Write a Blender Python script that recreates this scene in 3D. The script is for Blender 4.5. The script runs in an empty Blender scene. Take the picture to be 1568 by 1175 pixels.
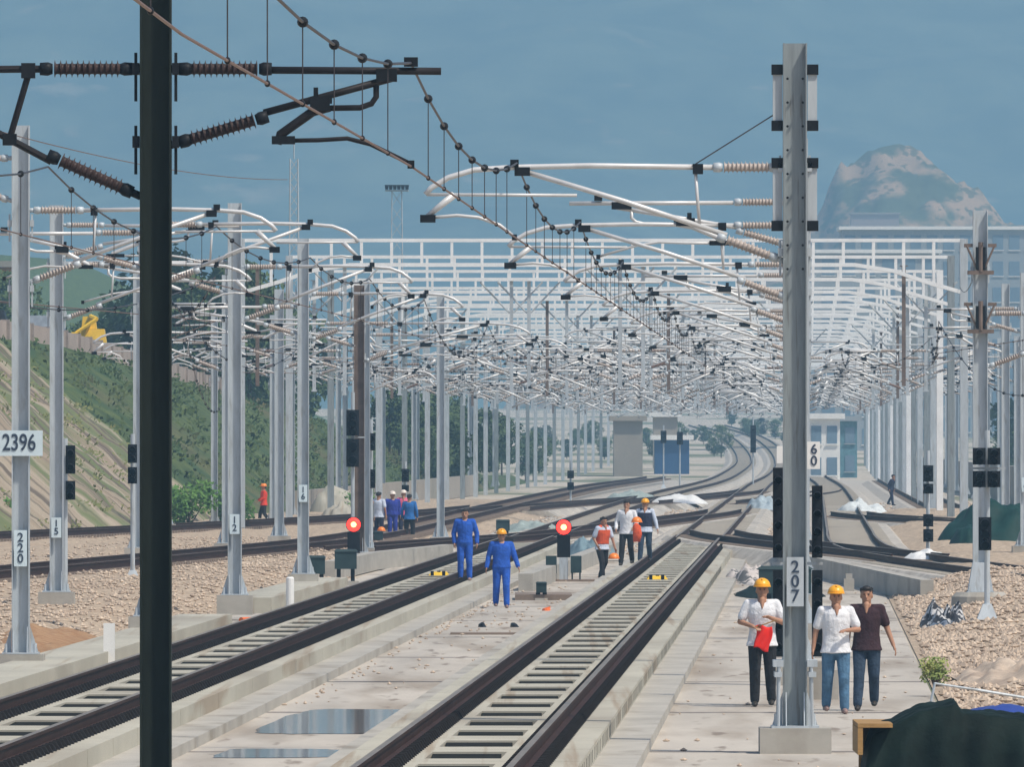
import bpy, bmesh, math, random
from mathutils import Vector, Matrix
R = math.radians
rnd = random.Random(7)
SC = bpy.context.scene
COL = SC.collection

# ------------------------------------------------------------------ camera, sky, sun, exposure
F = 19000.0          # focal length in photo pixels (a long telephoto)
CH = 3.72            # camera height above the trackside slab
VPX, HY = 1241.0, 670.0
M = 0.0241           # the tracks run this much to the right per metre
cd = bpy.data.cameras.new("camera"); cam = bpy.data.objects.new("camera", cd); COL.objects.link(cam)
cam.location = (0, 0, CH); cam.rotation_euler = (R(90), 0, 0)
cd.sensor_width = 36.0; cd.lens = F * 36.0 / 1568.0
cd.shift_y = (HY - 587.5) / 1568.0
cd.clip_start = 1.0; cd.clip_end = 20000
SC.camera = cam
SUN_EL, SUN_AZ = R(57), R(128)
w = bpy.data.worlds.new("World"); SC.world = w; w.use_nodes = True
nt = w.node_tree; bg = nt.nodes['Background']
sky = nt.nodes.new('ShaderNodeTexSky'); sky.sky_type = 'NISHITA'; sky.sun_disc = False
sky.sun_elevation = SUN_EL; sky.sun_rotation = SUN_AZ
sky.air_density = 1.0; sky.dust_density = 2.0
nt.links.new(sky.outputs[0], bg.inputs[0]); bg.inputs[1].default_value = 0.105
sd = bpy.data.lights.new("sun", 'SUN'); sun = bpy.data.objects.new("sun", sd); COL.objects.link(sun)
sd.energy = 3.8; sd.angle = R(3); sd.color = (1.0, 0.91, 0.78)
sun.rotation_euler = (R(90) - SUN_EL, 0, math.pi - SUN_AZ)
sun.location = (0, 0, 50)
SC.view_settings.view_transform = 'Standard'; SC.view_settings.look = 'None'
SC.view_settings.exposure = 0.2; SC.view_settings.gamma = 1
SC.cycles.use_denoising = True
SC.cycles.volume_bounces = 1; SC.cycles.max_bounces = 6
SC.cycles.transparent_max_bounces = 16
HAZE_D = 0.00031
HAZE_COL = (0.28, 0.51, 0.74)

# ------------------------------------------------------------------ coordinates
def gz(y):                      # the line climbs gently beyond 950 m
    y = min(y, 2600)
    if y < 950: return 0.0
    if y < 1500: return (y - 950) ** 2 * 2.1 / 550 ** 2
    return 2.1 + (y - 1500) * 0.0078
def U(u, y, z=0.0): return Vector((u + M * y, y, z + gz(y)))
def at(px, py, D): return Vector(((px - 784) / F * D, D, CH - (py - HY) / F * D))

# ------------------------------------------------------------------ materials
MATS = {}
def mat(name, col, rough=0.7, metal=0.0, var=0.25, scale=3.0, bump=0.0, col2=None, stretch=(1, 1, 1), emit=None, detail=5.0, thr=None):
    if name in MATS: return MATS[name]
    m = bpy.data.materials.new(name); m.use_nodes = True; MATS[name] = m
    n = m.node_tree.nodes; l = m.node_tree.links; b = n['Principled BSDF']
    b.inputs['Roughness'].default_value = rough; b.inputs['Metallic'].default_value = metal
    if emit:
        b.inputs['Emission Color'].default_value = (*emit[0], 1); b.inputs['Emission Strength'].default_value = emit[1]
    g = n.new('ShaderNodeNewGeometry'); mp = n.new('ShaderNodeMapping'); mp.inputs['Scale'].default_value = stretch
    l.new(g.outputs['Position'], mp.inputs[0])
    no = n.new('ShaderNodeTexNoise'); no.inputs['Scale'].default_value = scale; no.inputs['Detail'].default_value = detail
    no.inputs['Roughness'].default_value = 0.65
    l.new(mp.outputs[0], no.inputs['Vector'])
    ra = n.new('ShaderNodeValToRGB')
    c2 = col2 if col2 else tuple(min(1, c * (1 + var)) for c in col)
    c1 = col if col2 else tuple(c * (1 - var) for c in col)
    lo, hi = thr if thr else (0.3, 0.7)
    ra.color_ramp.elements[0].position = lo; ra.color_ramp.elements[1].position = hi
    ra.color_ramp.elements[0].color = (*c1, 1); ra.color_ramp.elements[1].color = (*c2, 1)
    l.new(no.outputs[0], ra.inputs[0]); l.new(ra.outputs[0], b.inputs['Base Color'])
    if bump:
        bp = n.new('ShaderNodeBump'); bp.inputs['Strength'].default_value = bump; bp.inputs['Distance'].default_value = 0.05
        l.new(no.outputs[0], bp.inputs['Height']); l.new(bp.outputs[0], b.inputs['Normal'])
    return m
def layer(m, col, scale, lo, hi, stretch=(1, 1, 1), amount=1.0, band=None):
    """a second colour over the first, in noise patches (or in bands every band[0] metres along y)"""
    n = m.node_tree.nodes; l = m.node_tree.links; b = n['Principled BSDF']
    src = b.inputs['Base Color'].links[0].from_socket
    g = n.new('ShaderNodeNewGeometry'); mp = n.new('ShaderNodeMapping'); mp.inputs['Scale'].default_value = stretch
    l.new(g.outputs['Position'], mp.inputs[0])
    mr = n.new('ShaderNodeMapRange'); mr.inputs['From Min'].default_value = lo; mr.inputs['From Max'].default_value = hi
    mr.inputs['To Max'].default_value = amount
    no = n.new('ShaderNodeTexNoise'); no.inputs['Scale'].default_value = scale; no.inputs['Detail'].default_value = 6
    l.new(mp.outputs[0], no.inputs['Vector']); l.new(no.outputs[0], mr.inputs[0])
    fac = mr.outputs[0]
    if band:
        sp = n.new('ShaderNodeSeparateXYZ'); l.new(g.outputs['Position'], sp.inputs[0])
        ad = n.new('ShaderNodeMath'); ad.operation = 'MULTIPLY_ADD'; ad.inputs[1].default_value = 1.6; l.new(no.outputs[0], ad.inputs[0]); l.new(sp.outputs[1], ad.inputs[2])
        md = n.new('ShaderNodeMath'); md.operation = 'MODULO'; md.inputs[1].default_value = band[0]; l.new(ad.outputs[0], md.inputs[0])
        lt = n.new('ShaderNodeMath'); lt.operation = 'LESS_THAN'; lt.inputs[1].default_value = band[1]; l.new(md.outputs[0], lt.inputs[0])
        mu = n.new('ShaderNodeMath'); mu.operation = 'MULTIPLY'; l.new(lt.outputs[0], mu.inputs[0]); mu.inputs[1].default_value = amount
        fac = mu.outputs[0]
    mx = n.new('ShaderNodeMix'); mx.data_type = 'RGBA'
    l.new(fac, mx.inputs['Factor']); l.new(src, mx.inputs['A']); mx.inputs['B'].default_value = (*col, 1)
    l.new(mx.outputs['Result'], b.inputs['Base Color'])
    return m

STEEL = mat('galvanised_steel', (0.47, 0.52, 0.56), 0.5, 0.1, 0.16, 2.0, stretch=(3, 3, .5)); layer(STEEL, (.30, .30, .29), 5, .56, .70, (2, 2, .35), .6)
STEELDK = mat('weathered_zinc', (0.27, 0.31, 0.33), 0.5, 0.2, 0.18, 3.0, stretch=(4, 4, .4)); layer(STEELDK, (.12, .11, .10), 6, .56, .68, (3, 3, .25), .6)
WHITE_STEEL = mat('bright_zinc', (0.84, 0.86, 0.87), 0.5, 0.0, 0.1, 1.5)
TUBE = mat('aluminium_tube', (0.60, 0.61, 0.62), 0.4, 0.15, 0.12, 3.0)
DARK = mat('dark_steel', (0.018, 0.024, 0.02), 0.6, 0.0, 0.35, 1.2, stretch=(4, 4, .6))  # near-black greenish tone over the whole foreground mast post
DARKTUBE = mat('dark_tube', (0.022, 0.02, 0.022), 0.5, 0.2, 0.3, 4)  # near-black tone for the foreground mast's arm tubes
BLACK = mat('black_paint', (0.012, 0.014, 0.018), 0.5, 0, 0.3, 4)
CERAM = mat('grey_porcelain', (0.42, 0.37, 0.34), 0.35, 0, 0.12, 6)
CERAMBR = mat('brown_porcelain', (0.23, 0.15, 0.12), 0.35, 0, 0.2, 6)
CERAMDK = mat('dark_porcelain', (0.05, 0.035, 0.035), 0.35, 0, 0.3, 6)
RUSTPOST = mat('brown_painted_post', (0.16, 0.12, 0.10), 0.7, 0, 0.3, 3)
COPPER = mat('copper_wire', (0.19, 0.11, 0.08), 0.5, 0.3, 0.15, 5)
WIREDK = mat('dark_wire', (0.05, 0.045, 0.05), 0.5, 0.3, 0.2, 5)
RAIL = mat('rusty_rail', (0.045, 0.022, 0.016), 0.65, 0.2, 0.3, 4, stretch=(2, .3, 2))
RAILTOP = mat('worn_rail_head', (0.26, 0.21, 0.16), 0.45, 0.4, 0.25, 2, stretch=(2, .2, 2))
FAST = mat('fastener_iron', (0.012, 0.01, 0.01), 0.8, 0, 0.3, 5)
CONC = mat('pale_concrete', (0.44, 0.42, 0.35), 0.9, 0, 0.14, 0.6, 0.15, stretch=(1, .35, 1)); layer(CONC, (0.30, 0.27, 0.22), 0.35, 0.50, 0.68, (1, .3, 1), .7); layer(CONC, (0.25, 0.17, 0.10), 1.0, 0.56, 0.68, (5, .06, 1), .55)
CONC2 = mat('weathered_concrete', (0.40, 0.38, 0.34), 0.9, 0, 0.15, 0.9, 0.2, stretch=(1, .5, 2)); layer(CONC2, (0.20, 0.17, 0.13), 1.2, 0.55, 0.7, (1, .3, .4), .6)
APRON = mat('apron_concrete', (0.47, 0.43, 0.375), 0.9, 0, 0.16, 0.5, 0.1, stretch=(1, .15, 1)); layer(APRON, (0.27, 0.22, 0.17), 0.8, 0.50, 0.66, (1, .09, 1), .7); layer(APRON, (0.16, 0.12, 0.09), 2.6, 0.60, 0.68, (1, .12, 1), .7); layer(APRON, (0.13, 0.11, 0.10), .6, 0, 1, (1, 1, 1), .8, band=(21.0, .75))
BALLAST = mat('tan_ballast', (0.19, 0.135, 0.09), 0.95, 0, 0.3, 5.5, 0.9, col2=(0.64, 0.51, 0.375), thr=(0.36, 0.62)); layer(BALLAST, (0.34, 0.19, 0.10), 0.22, 0.58, 0.7, (1, .4, 1), .25)
BALLGREY = mat('pale_ballast', (0.33, 0.30, 0.26), 0.95, 0, 0.3, 2.2, 0.6, col2=(0.56, 0.52, 0.46), thr=(0.35, 0.65), stretch=(1, .3, 1))
SLEEPER = mat('sleeper_concrete', (0.22, 0.17, 0.135), 0.9, 0, 0.25, 2); SLEEPERP = mat('pale_sleeper', (0.43, 0.39, 0.33), 0.9, 0, 0.15, 2)
GROUND = mat('bare_earth', (0.42, 0.36, 0.28), 0.95, 0, 0.2, 0.12, 0.3, col2=(0.57, 0.51, 0.43)); layer(GROUND, (0.10, 0.13, 0.06), 0.05, 0.48, 0.60, (1, .3, 1), .85)
GRASS = mat('hill_grass', (0.022, 0.05, 0.012), 0.95, 0, 0.3, 0.6, 0.8, col2=(0.10, 0.135, 0.03), thr=(0.35, 0.7)); layer(GRASS, (0.14, 0.10, 0.055), 0.16, 0.5, 0.68, (1, .3, 1), .6); layer(GRASS, (0.03, 0.07, 0.02), 0.5, 0.55, 0.65, (1, .5, 1), .8)
ROCK = mat('cut_rock', (0.24, 0.18, 0.12), 0.95, 0, 0.3, 1.6, 0.9, col2=(0.40, 0.34, 0.26), stretch=(.025, .26, .025), thr=(.3, .68)); layer(ROCK, (0.10, 0.14, 0.04), 0.9, 0.46, 0.58, (.1, .36, .12), .85); layer(ROCK, (0.10, 0.075, 0.055), 1.8, 0.54, 0.60, (.02, .34, .02), .9)
FARHILL = mat('far_hill_scrub', (0.045, 0.085, 0.05), 1, 0, 0.3, 0.02, 0, col2=(0.15, 0.20, 0.12), thr=(.38,.66)); layer(FARHILL, (.34, .30, .20), .03, .64, .74, (1, 1, 1), .8)
TANHILL = mat('quarried_hill', (0.045, 0.07, 0.03), 1, 0, 0.3, 0.09, 0.0, col2=(0.10, 0.12, 0.06)); layer(TANHILL, (0.42, 0.28, 0.17), 0.07, 0.44, 0.55, (1, .4, 1.6), .95); layer(TANHILL, (0.05, 0.07, 0.03), 0.35, 0.54, 0.60, (1, .4, 1.4), .8)
SOIL = mat('red_soil', (0.26, 0.12, 0.045), 0.95, 0, 0.3, 3.5, 0.8, col2=(0.42, 0.27, 0.15))
STONE = mat('loose_stone', (0.28, 0.21, 0.16), 0.95, 0, 0.3, 1.3, 0.2, col2=(0.66, 0.54, 0.42))
WATER = mat('puddle_water', (0.20, 0.19, 0.17), 0.06, 0, 0.1, 1); MATS['puddle_water'].node_tree.nodes['Principled BSDF'].inputs['Specular IOR Level'].default_value = 0.9
WHITEP = mat('white_paint', (0.80, 0.80, 0.78), 0.6, 0, 0.06, 2)
PLATE = mat('plate_pale_blue', (0.62, 0.74, 0.80), 0.5, 0, 0.05, 2)
INK = mat('ink', (0.03, 0.05, 0.09), 0.6, 0, 0.1, 2)
YELLOW = mat('yellow_paint', (0.78, 0.50, 0.03), 0.5, 0, 0.12, 4)
ORANGE = mat('orange_plastic', (0.80, 0.16, 0.03), 0.5, 0, 0.12, 3)
BOXGREEN = mat('cabinet_green', (0.035, 0.06, 0.065), 0.5, 0, 0.25, 2)
TARPG = mat('green_tarpaulin', (0.006, 0.014, 0.012), 0.75, 0, 0.5, 2.2, 0.5)
TARPB = mat('blue_tarpaulin', (0.02, 0.05, 0.26), 0.5, 0, 0.2, 2, 0.3)
TARPT = mat('teal_tarpaulin', (0.008, 0.04, 0.035), 0.6, 0, 0.3, 2, 0.3)
WOOD = mat('pallet_wood', (0.34, 0.20, 0.07), 0.8, 0, 0.25, 5, stretch=(1, 6, 6))
FOLI = mat('foliage', (0.035, 0.07, 0.02), 0.8, 0, 0.4, 1.2, col2=(0.09, 0.14, 0.04))
FOLIB = mat('bright_foliage', (0.05, 0.14, 0.025), 0.8, 0, 0.4, 1.5, col2=(0.13, 0.26, 0.05))
BARK = mat('bark', (0.10, 0.07, 0.05), 0.9)

for k_ in ('dark_steel','dark_tube','black_paint','dark_porcelain','rusty_rail','fastener_iron','green_tarpaulin','teal_tarpaulin','cabinet_green'):
    MATS[k_].node_tree.nodes['Principled BSDF'].inputs['Specular IOR Level'].default_value = 0.12

# ------------------------------------------------------------------ mesh builder
class MB:
    def __init__(s): s.v = []; s.f = []; s.mi = []; s.cur = 0
    def add(s, vs, fs):
        o = len(s.v); s.v += [tuple(v) for v in vs]; s.f += [tuple(i + o for i in f) for f in fs]; s.mi += [s.cur] * len(fs); return s
    def box(s, x0, x1, y0, y1, z0, z1):
        return s.add([(x0,y0,z0),(x1,y0,z0),(x1,y1,z0),(x0,y1,z0),(x0,y0,z1),(x1,y0,z1),(x1,y1,z1),(x0,y1,z1)],
                     [(0,3,2,1),(4,5,6,7),(0,1,5,4),(1,2,6,5),(2,3,7,6),(3,0,4,7)])
    def boxr(s, c, sz, mtx):
        o = len(s.v); hx, hy, hz = (k / 2 for k in sz)
        s.box(-hx, hx, -hy, hy, -hz, hz)
        for i in range(o, len(s.v)): s.v[i] = tuple(mtx @ Vector(s.v[i]) + Vector(c))
        return s
    def frustum(s, c, b, t, h, z0=0):
        x, y = c; bx, by = b[0] / 2, b[1] / 2; tx, ty = t[0] / 2, t[1] / 2
        return s.add([(x-bx,y-by,z0),(x+bx,y-by,z0),(x+bx,y+by,z0),(x-bx,y+by,z0),(x-tx,y-ty,z0+h),(x+tx,y-ty,z0+h),(x+tx,y+ty,z0+h),(x-tx,y+ty,z0+h)],
                     [(0,3,2,1),(4,5,6,7),(0,1,5,4),(1,2,6,5),(2,3,7,6),(3,0,4,7)])
    def tube(s, pts, rad, n=8, cap=True):
        pts = [Vector(p) for p in pts]; rads = rad if isinstance(rad, (list, tuple)) else [rad] * len(pts)
        o = len(s.v); prev = None; N = len(pts)
        for i, p in enumerate(pts):
            d = (pts[min(i + 1, N - 1)] - pts[max(i - 1, 0)])
            d = d.normalized() if d.length > 1e-9 else Vector((0, 0, 1))
            if prev is None: a = d.orthogonal().normalized()
            else:
                a = prev - d * prev.dot(d); a = a.normalized() if a.length > 1e-6 else d.orthogonal().normalized()
            prev = a; b = d.cross(a)
            for k in range(n):
                t = 2 * math.pi * k / n
                s.v.append(tuple(p + (a * math.cos(t) + b * math.sin(t)) * rads[i]))
        for i in range(N - 1):
            for k in range(n):
                k2 = (k + 1) % n
                s.f.append((o + i*n + k, o + i*n + k2, o + (i+1)*n + k2, o + (i+1)*n + k)); s.mi.append(s.cur)
        if cap:
            s.f.append(tuple(o + k for k in reversed(range(n)))); s.mi.append(s.cur)
            s.f.append(tuple(o + (N-1)*n + k for k in range(n))); s.mi.append(s.cur)
        return s
    def ell(s, c, r, n=12, m=8, rot=None):
        o = len(s.v); vs = [(0, 0, -1)]
        for i in range(1, m):
            ph = math.pi * i / m
            for k in range(n):
                t = 2 * math.pi * k / n; vs.append((math.sin(ph)*math.cos(t), math.sin(ph)*math.sin(t), -math.cos(ph)))
        vs.append((0, 0, 1)); fs = [(0, 1 + (k+1) % n, 1 + k) for k in range(n)]
        for i in range(m - 2):
            for k in range(n):
                k2 = (k+1) % n; fs.append((1+i*n+k, 1+i*n+k2, 1+(i+1)*n+k2, 1+(i+1)*n+k))
        L = len(vs) - 1; fs += [(L, 1+(m-2)*n+k, 1+(m-2)*n+(k+1) % n) for k in range(n)]
        out = []
        for v in vs:
            q = Vector((v[0]*r[0], v[1]*r[1], v[2]*r[2]))
            if rot: q = rot @ q
            out.append(q + Vector(c))
        return s.add(out, fs)
    def cap(s, a, b, ra, rb, n=10):
        a, b = Vector(a), Vector(b); d = (b - a); L = d.length; d = d / L if L > 1e-6 else Vector((0, 0, 1))
        pts = []; rs = []
        for t in (-90, -60, -30, 0): pts.append(a + d * ra * math.sin(R(t))); rs.append(max(1e-3, ra * math.cos(R(t))))
        for t in (0, 30, 60, 90): pts.append(b + d * rb * math.sin(R(t))); rs.append(max(1e-3, rb * math.cos(R(t))))
        return s.tube(pts, rs, n)
    def rings(s, secs, n=16):
        """secs: (cx, cy, cz, rx, ry) horizontal ellipses"""
        o = len(s.v)
        for (cx, cy, cz, rx, ry) in secs:
            for k in range(n):
                t = 2*math.pi*k/n; s.v.append((cx + rx*math.cos(t), cy + ry*math.sin(t), cz))
        for i in range(len(secs)-1):
            for k in range(n):
                k2 = (k+1) % n; s.f.append((o+i*n+k, o+i*n+k2, o+(i+1)*n+k2, o+(i+1)*n+k)); s.mi.append(s.cur)
        s.f.append(tuple(o+k for k in reversed(range(n)))); s.mi.append(s.cur)
        s.f.append(tuple(o+(len(secs)-1)*n+k for k in range(n))); s.mi.append(s.cur)
        return s
    def mesh(s, name, mats):
        me = bpy.data.meshes.new(name); me.from_pydata(s.v, [], s.f)
        for m in (mats if isinstance(mats, (list, tuple)) else [mats]): me.materials.append(m)
        if any(s.mi): me.polygons.foreach_set('material_index', s.mi)
        me.update(); return me
    def build(s, name, mats, parent=None, smooth=False, loc=None):
        me = s.mesh(name, mats)
        if smooth: me.polygons.foreach_set('use_smooth', [True] * len(me.polygons))
        return link(name, me, parent, loc)
def link(name, me, parent=None, loc=None):
    o = bpy.data.objects.new(name, me); COL.objects.link(o)
    if parent: o.parent = parent
    if loc is not None: o.location = loc
    return o
def tag(o, label=None, cat=None, group=None, kind=None):
    if label: o['label'] = label
    if cat: o['category'] = cat
    if group: o['group'] = group
    if kind: o['kind'] = kind
    return o
def empty(name, loc, label=None, cat=None, group=None, rz=0):
    o = bpy.data.objects.new(name, None); COL.objects.link(o); o.location = loc; o.rotation_euler = (0, 0, rz)
    o.empty_display_size = .2
    return tag(o, label, cat, group)
def copy_tree(o, parent=None):
    c = o.copy(); COL.objects.link(c); c.parent = parent
    for ch in list(o.children): copy_tree(ch, c)
    return c
def text_mesh(txt, size, m, vertical=False):
    cu = bpy.data.curves.new('t', 'FONT'); cu.body = '\n'.join(txt) if vertical else txt
    cu.size = size; cu.align_x = 'CENTER'; cu.align_y = 'CENTER'; cu.extrude = 0.004; cu.space_line = 0.85; cu.offset = 0.012 * size
    ob = bpy.data.objects.new('t', cu); COL.objects.link(ob)
    dg = bpy.context.evaluated_depsgraph_get(); me = bpy.data.meshes.new_from_object(ob.evaluated_get(dg))
    bpy.data.objects.remove(ob); bpy.data.curves.remove(cu)
    me.materials.clear(); me.materials.append(m); return me
def text_on(parent, txt, size, loc, vertical=False):
    o = link('numerals', text_mesh(txt, size, INK, vertical), parent, loc); o.rotation_euler = (R(90), 0, 0); return o

# ------------------------------------------------------------------ ground
def path_fn(pts):               # pts of (y, u) -> u(y), smooth
    pts = sorted(pts)
    def f(y):
        if y <= pts[0][0]: a, b = pts[0], pts[1]
        elif y >= pts[-1][0]: a, b = pts[-2], pts[-1]
        else:
            for a, b in zip(pts, pts[1:]):
                if a[0] <= y <= b[0]: break
            t = (y - a[0]) / (b[0] - a[0]); i = pts.index(a)
            p0 = pts[i-1] if i > 0 else a; p3 = pts[i+2] if i + 2 < len(pts) else b
            m1 = (b[1]-p0[1])/(b[0]-p0[0]); m2 = (p3[1]-a[1])/(p3[0]-a[0]); h = b[0]-a[0]
            return (2*t**3-3*t*t+1)*a[1]+(t**3-2*t*t+t)*h*m1+(-2*t**3+3*t*t)*b[1]+(t**3-t*t)*h*m2
        t = (y - a[0]) / (b[0] - a[0]); return a[1] + (b[1] - a[1]) * t
    return f
def ys_range(y0, y1):
    ys = [y0]; y = y0
    while y < y1 - 1e-6:
        y = min(y1, y + (12 if y < 900 else 25)); ys.append(y)
    return ys
def sweep(mb, uf, ys, prof, closed=True):
    """prof: list of (offset, z) swept along the line u = uf(y)"""
    o = len(mb.v); n = len(prof)
    for y in ys:
        du = (uf(y + .5) - uf(y - .5)) + M; L = math.hypot(1, du); nx, ny = 1 / L, -du / L
        c = U(uf(y), y)
        for (a, z) in prof: mb.v.append((c.x + a * nx, c.y + a * ny, c.z + z))
    for i in range(len(ys) - 1):
        for k in range(n if closed else n - 1):
            k2 = (k + 1) % n; mb.f.append((o+i*n+k, o+(i+1)*n+k, o+(i+1)*n+k2, o+i*n+k2)); mb.mi.append(mb.cur)
    if closed:
        mb.f.append(tuple(o+k for k in range(n))); mb.mi.append(mb.cur)
        mb.f.append(tuple(o+(len(ys)-1)*n+k for k in reversed(range(n)))); mb.mi.append(mb.cur)
    return mb
def strip(name, uf0, uf1, y0, y1, z, m, step=15, wall=0.0, kind='structure'):
    mb = MB(); ys = []; y = y0
    while y < y1: ys.append(y); y += step
    ys.append(y1)
    for y in ys:
        a, b = uf0(y) if callable(uf0) else uf0, uf1(y) if callable(uf1) else uf1
        mb.v += [tuple(U(a, y, z - wall)), tuple(U(a, y, z)), tuple(U(b, y, z)), tuple(U(b, y, z - wall))]
    for i in range(len(ys) - 1):
        o = i * 4
        for k in range(3):
            if wall == 0 and k != 1: continue
            mb.f.append((o+k, o+4+k, o+4+k+1, o+k+1)); mb.mi.append(0)
    if wall: mb.f.append((0, 1, 2, 3)); mb.mi.append(0)
    o = mb.build(name, m); tag(o, kind=kind); return o

gm = MB(); gy = [-30, 60, 200, 400, 700, 950, 1100, 1300, 1500, 1900, 2400, 3000, 3600, 4200, 5200, 7500, 9500]
for y in gy:
    for x in (-2700, -300, 300, 2700): gm.v.append((x, y, gz(y) - 0.03))
for i in range(len(gy) - 1):
    for k in range(3): gm.f.append((i*4+k, i*4+k+1, i*4+4+k+1, i*4+4+k)); gm.mi.append(0)
tag(gm.build('ground', GROUND), kind='structure')

def wave(x, y, s):
    return (math.sin(x*1.3*s + 1.7*math.sin(y*.7*s)) + math.sin(y*1.1*s + 2.1*math.sin(x*.9*s + 1)) + .5*math.sin(x*3.1*s + y*2.3*s)) / 2.5
from mathutils import noise as mn
def fbm(x, y, s, o=4): return mn.fractal(Vector((x*s, y*s, 3.3)), 1.0, 2.0, o)
def field(name, xs, ys, zf, m, kind='structure', uv=True):
    mb = MB(); nx = len(xs)
    for y in ys:
        for x in xs:
            p = U(x, y) if uv else Vector((x, y, 0)); mb.v.append((p.x, p.y, p.z + zf(x, y)))
    for j in range(len(ys) - 1):
        for i in range(nx - 1): mb.f.append((j*nx+i, j*nx+i+1, (j+1)*nx+i+1, (j+1)*nx+i)); mb.mi.append(0)
    o = mb.build(name, m, smooth=True); return tag(o, kind=kind)
def lin(a, b, n): return [a + (b - a) * i / (n - 1) for i in range(n)]

# concrete apron between and beside the two slab tracks
strip('trackside_slab', -12.0, 1.75, 40, 372, 0.0, APRON)
# pale ballast beyond the slab
strip('pale_ground', -16.8, 8.5, 372, 1050, 0.02, BALLGREY)
# raised tan ballast left of the slab tracks
def lbz(x, y):
    e = max(0, min(1, (-12.2 - x) / 1.6)); far = 1 - max(0, min(1, (y - 560) / 150))
    return .34 * e * (.35 + .65 * far) + .035 * fbm(x, y, .9) + .05 * fbm(x, y, .12) - .02 * (1 - e) + .0
field('ballast_left', lin(-60, -12.2, 90), lin(60, 720, 330), lbz, BALLAST)
# tan ballast and rubble right of the slab
def rbz(x, y):
    e = max(0, min(1, (x - 1.8) / 2.2)); b = max(0, min(1, (y - 205) / 60))
    rub = math.exp(-((x - 4.6) / 1.6) ** 2 - ((y - 190) / 22) ** 2) * .25
    return (.12 + .42 * b) * e + rub * e + .045 * fbm(x, y, 1.1) * e + .05 * fbm(x, y, .15) * e - .01
field('ballast_right', lin(1.8, 30, 70), lin(60, 560, 260), rbz, BALLAST)

# ------------------------------------------------------------------ tracks
def rail_prof(c, z0):
    h = .176
    return [(c-.075, z0), (c-.075, z0+.012), (c-.012, z0+.03), (c-.012, z0+.125), (c-.036, z0+.14), (c-.036, z0+h),
            (c+.036, z0+h), (c+.036, z0+.14), (c+.012, z0+.125), (c+.012, z0+.03), (c+.075, z0+.012), (c+.075, z0)]
def add_rails(root, uf, y0, y1, z0):
    ys = ys_range(y0, y1)
    for sgn in (-1, 1):
        mb = MB(); sweep(mb, uf, ys, rail_prof(sgn * .7535, z0))
        n = 12; k = 0                                    # the running surface is worn brighter
        for fi in range(len(mb.f)):
            if fi < (len(ys) - 1) * n and fi % n == 5: mb.mi[fi] = 1
        mb.build('rail', [RAIL, RAILTOP], root)
def slab_track(label, uf, y0, y1):
    root = empty('slab_track', U(uf(y0), y0), label, 'railway track')
    T = root.location.copy()
    def put(mb, name, m):
        mb.v = [tuple(Vector(v) - T) for v in mb.v]; return mb.build(name, m, root)
    ys = ys_range(y0, y1)
    put(sweep(MB(), uf, ys, [(-1.75, -.02), (-1.75, .13), (1.75, .13), (1.75, -.02)]), 'base_slab', CONC2)
    mb = MB(); P = 4.96; L = P - .07
    k = 0; y = y0
    while y + P <= y1:
        a, b = y, y + L; sl = lambda q: uf(q)
        z0, z1 = .128, .34
        for (l, r, ya, yb, zb) in ((-1.27, -.40, a, b, z0), (.40, 1.27, a, b, z0), (-.40, .40, a, a + 1.05, z0), (-.40, .40, b - 1.05, b, z0)):
            A, B = U(uf(ya), ya), U(uf(yb), yb)
            mb.add([(A.x+l, ya, zb), (A.x+r, ya, zb), (B.x+r, yb, zb), (B.x+l, yb, zb), (A.x+l, ya, z1), (A.x+r, ya, z1), (B.x+r, yb, z1), (B.x+l, yb, z1)],
                   [(0,3,2,1),(4,5,6,7),(0,1,5,4),(1,2,6,5),(2,3,7,6),(3,0,4,7)])
        y += P
    put(mb, 'track_slab', CONC)
    mf = MB(); y = y0; DK = mat('slot_shade', (.02, .02, .018), .95, 0, .3, 2); DK.node_tree.nodes['Principled BSDF'].inputs['Specular IOR Level'].default_value = .05  # near-black plates added to paint the shade inside the slab openings
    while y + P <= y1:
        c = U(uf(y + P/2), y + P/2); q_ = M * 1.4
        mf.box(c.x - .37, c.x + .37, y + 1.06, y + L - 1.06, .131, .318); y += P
    tag(put(mf, 'slot_shade_fill', mat('slot_shade', (.02, .02, .018), .95, 0, .3, 2)), kind='stuff')
    mb = MB()
    y = y0 + .3
    while y < y1:
        for sgn in (-1, 1):
            c = U(uf(y), y)
            for d in (-1, 1):
                x = c.x + sgn * .7535 + d * .15
                mb.frustum((x, y), (.17, .26), (.07, .16), .085, .341)
        y += .63
    o = put(mb, 'rail_fastener', FAST); tag(o, kind='stuff')
    rr = MB()
    ys = ys_range(y0, y1)
    for sgn in (-1, 1):
        mb = MB(); sweep(mb, uf, ys, rail_prof(sgn * .7535, .364))
        for fi in range((len(ys) - 1) * 12):
            if fi % 12 == 5: mb.mi[fi] = 1
        mb.v = [tuple(Vector(v) - T) for v in mb.v]; mb.build('rail', [RAIL, RAILTOP], root)
    return root
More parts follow.
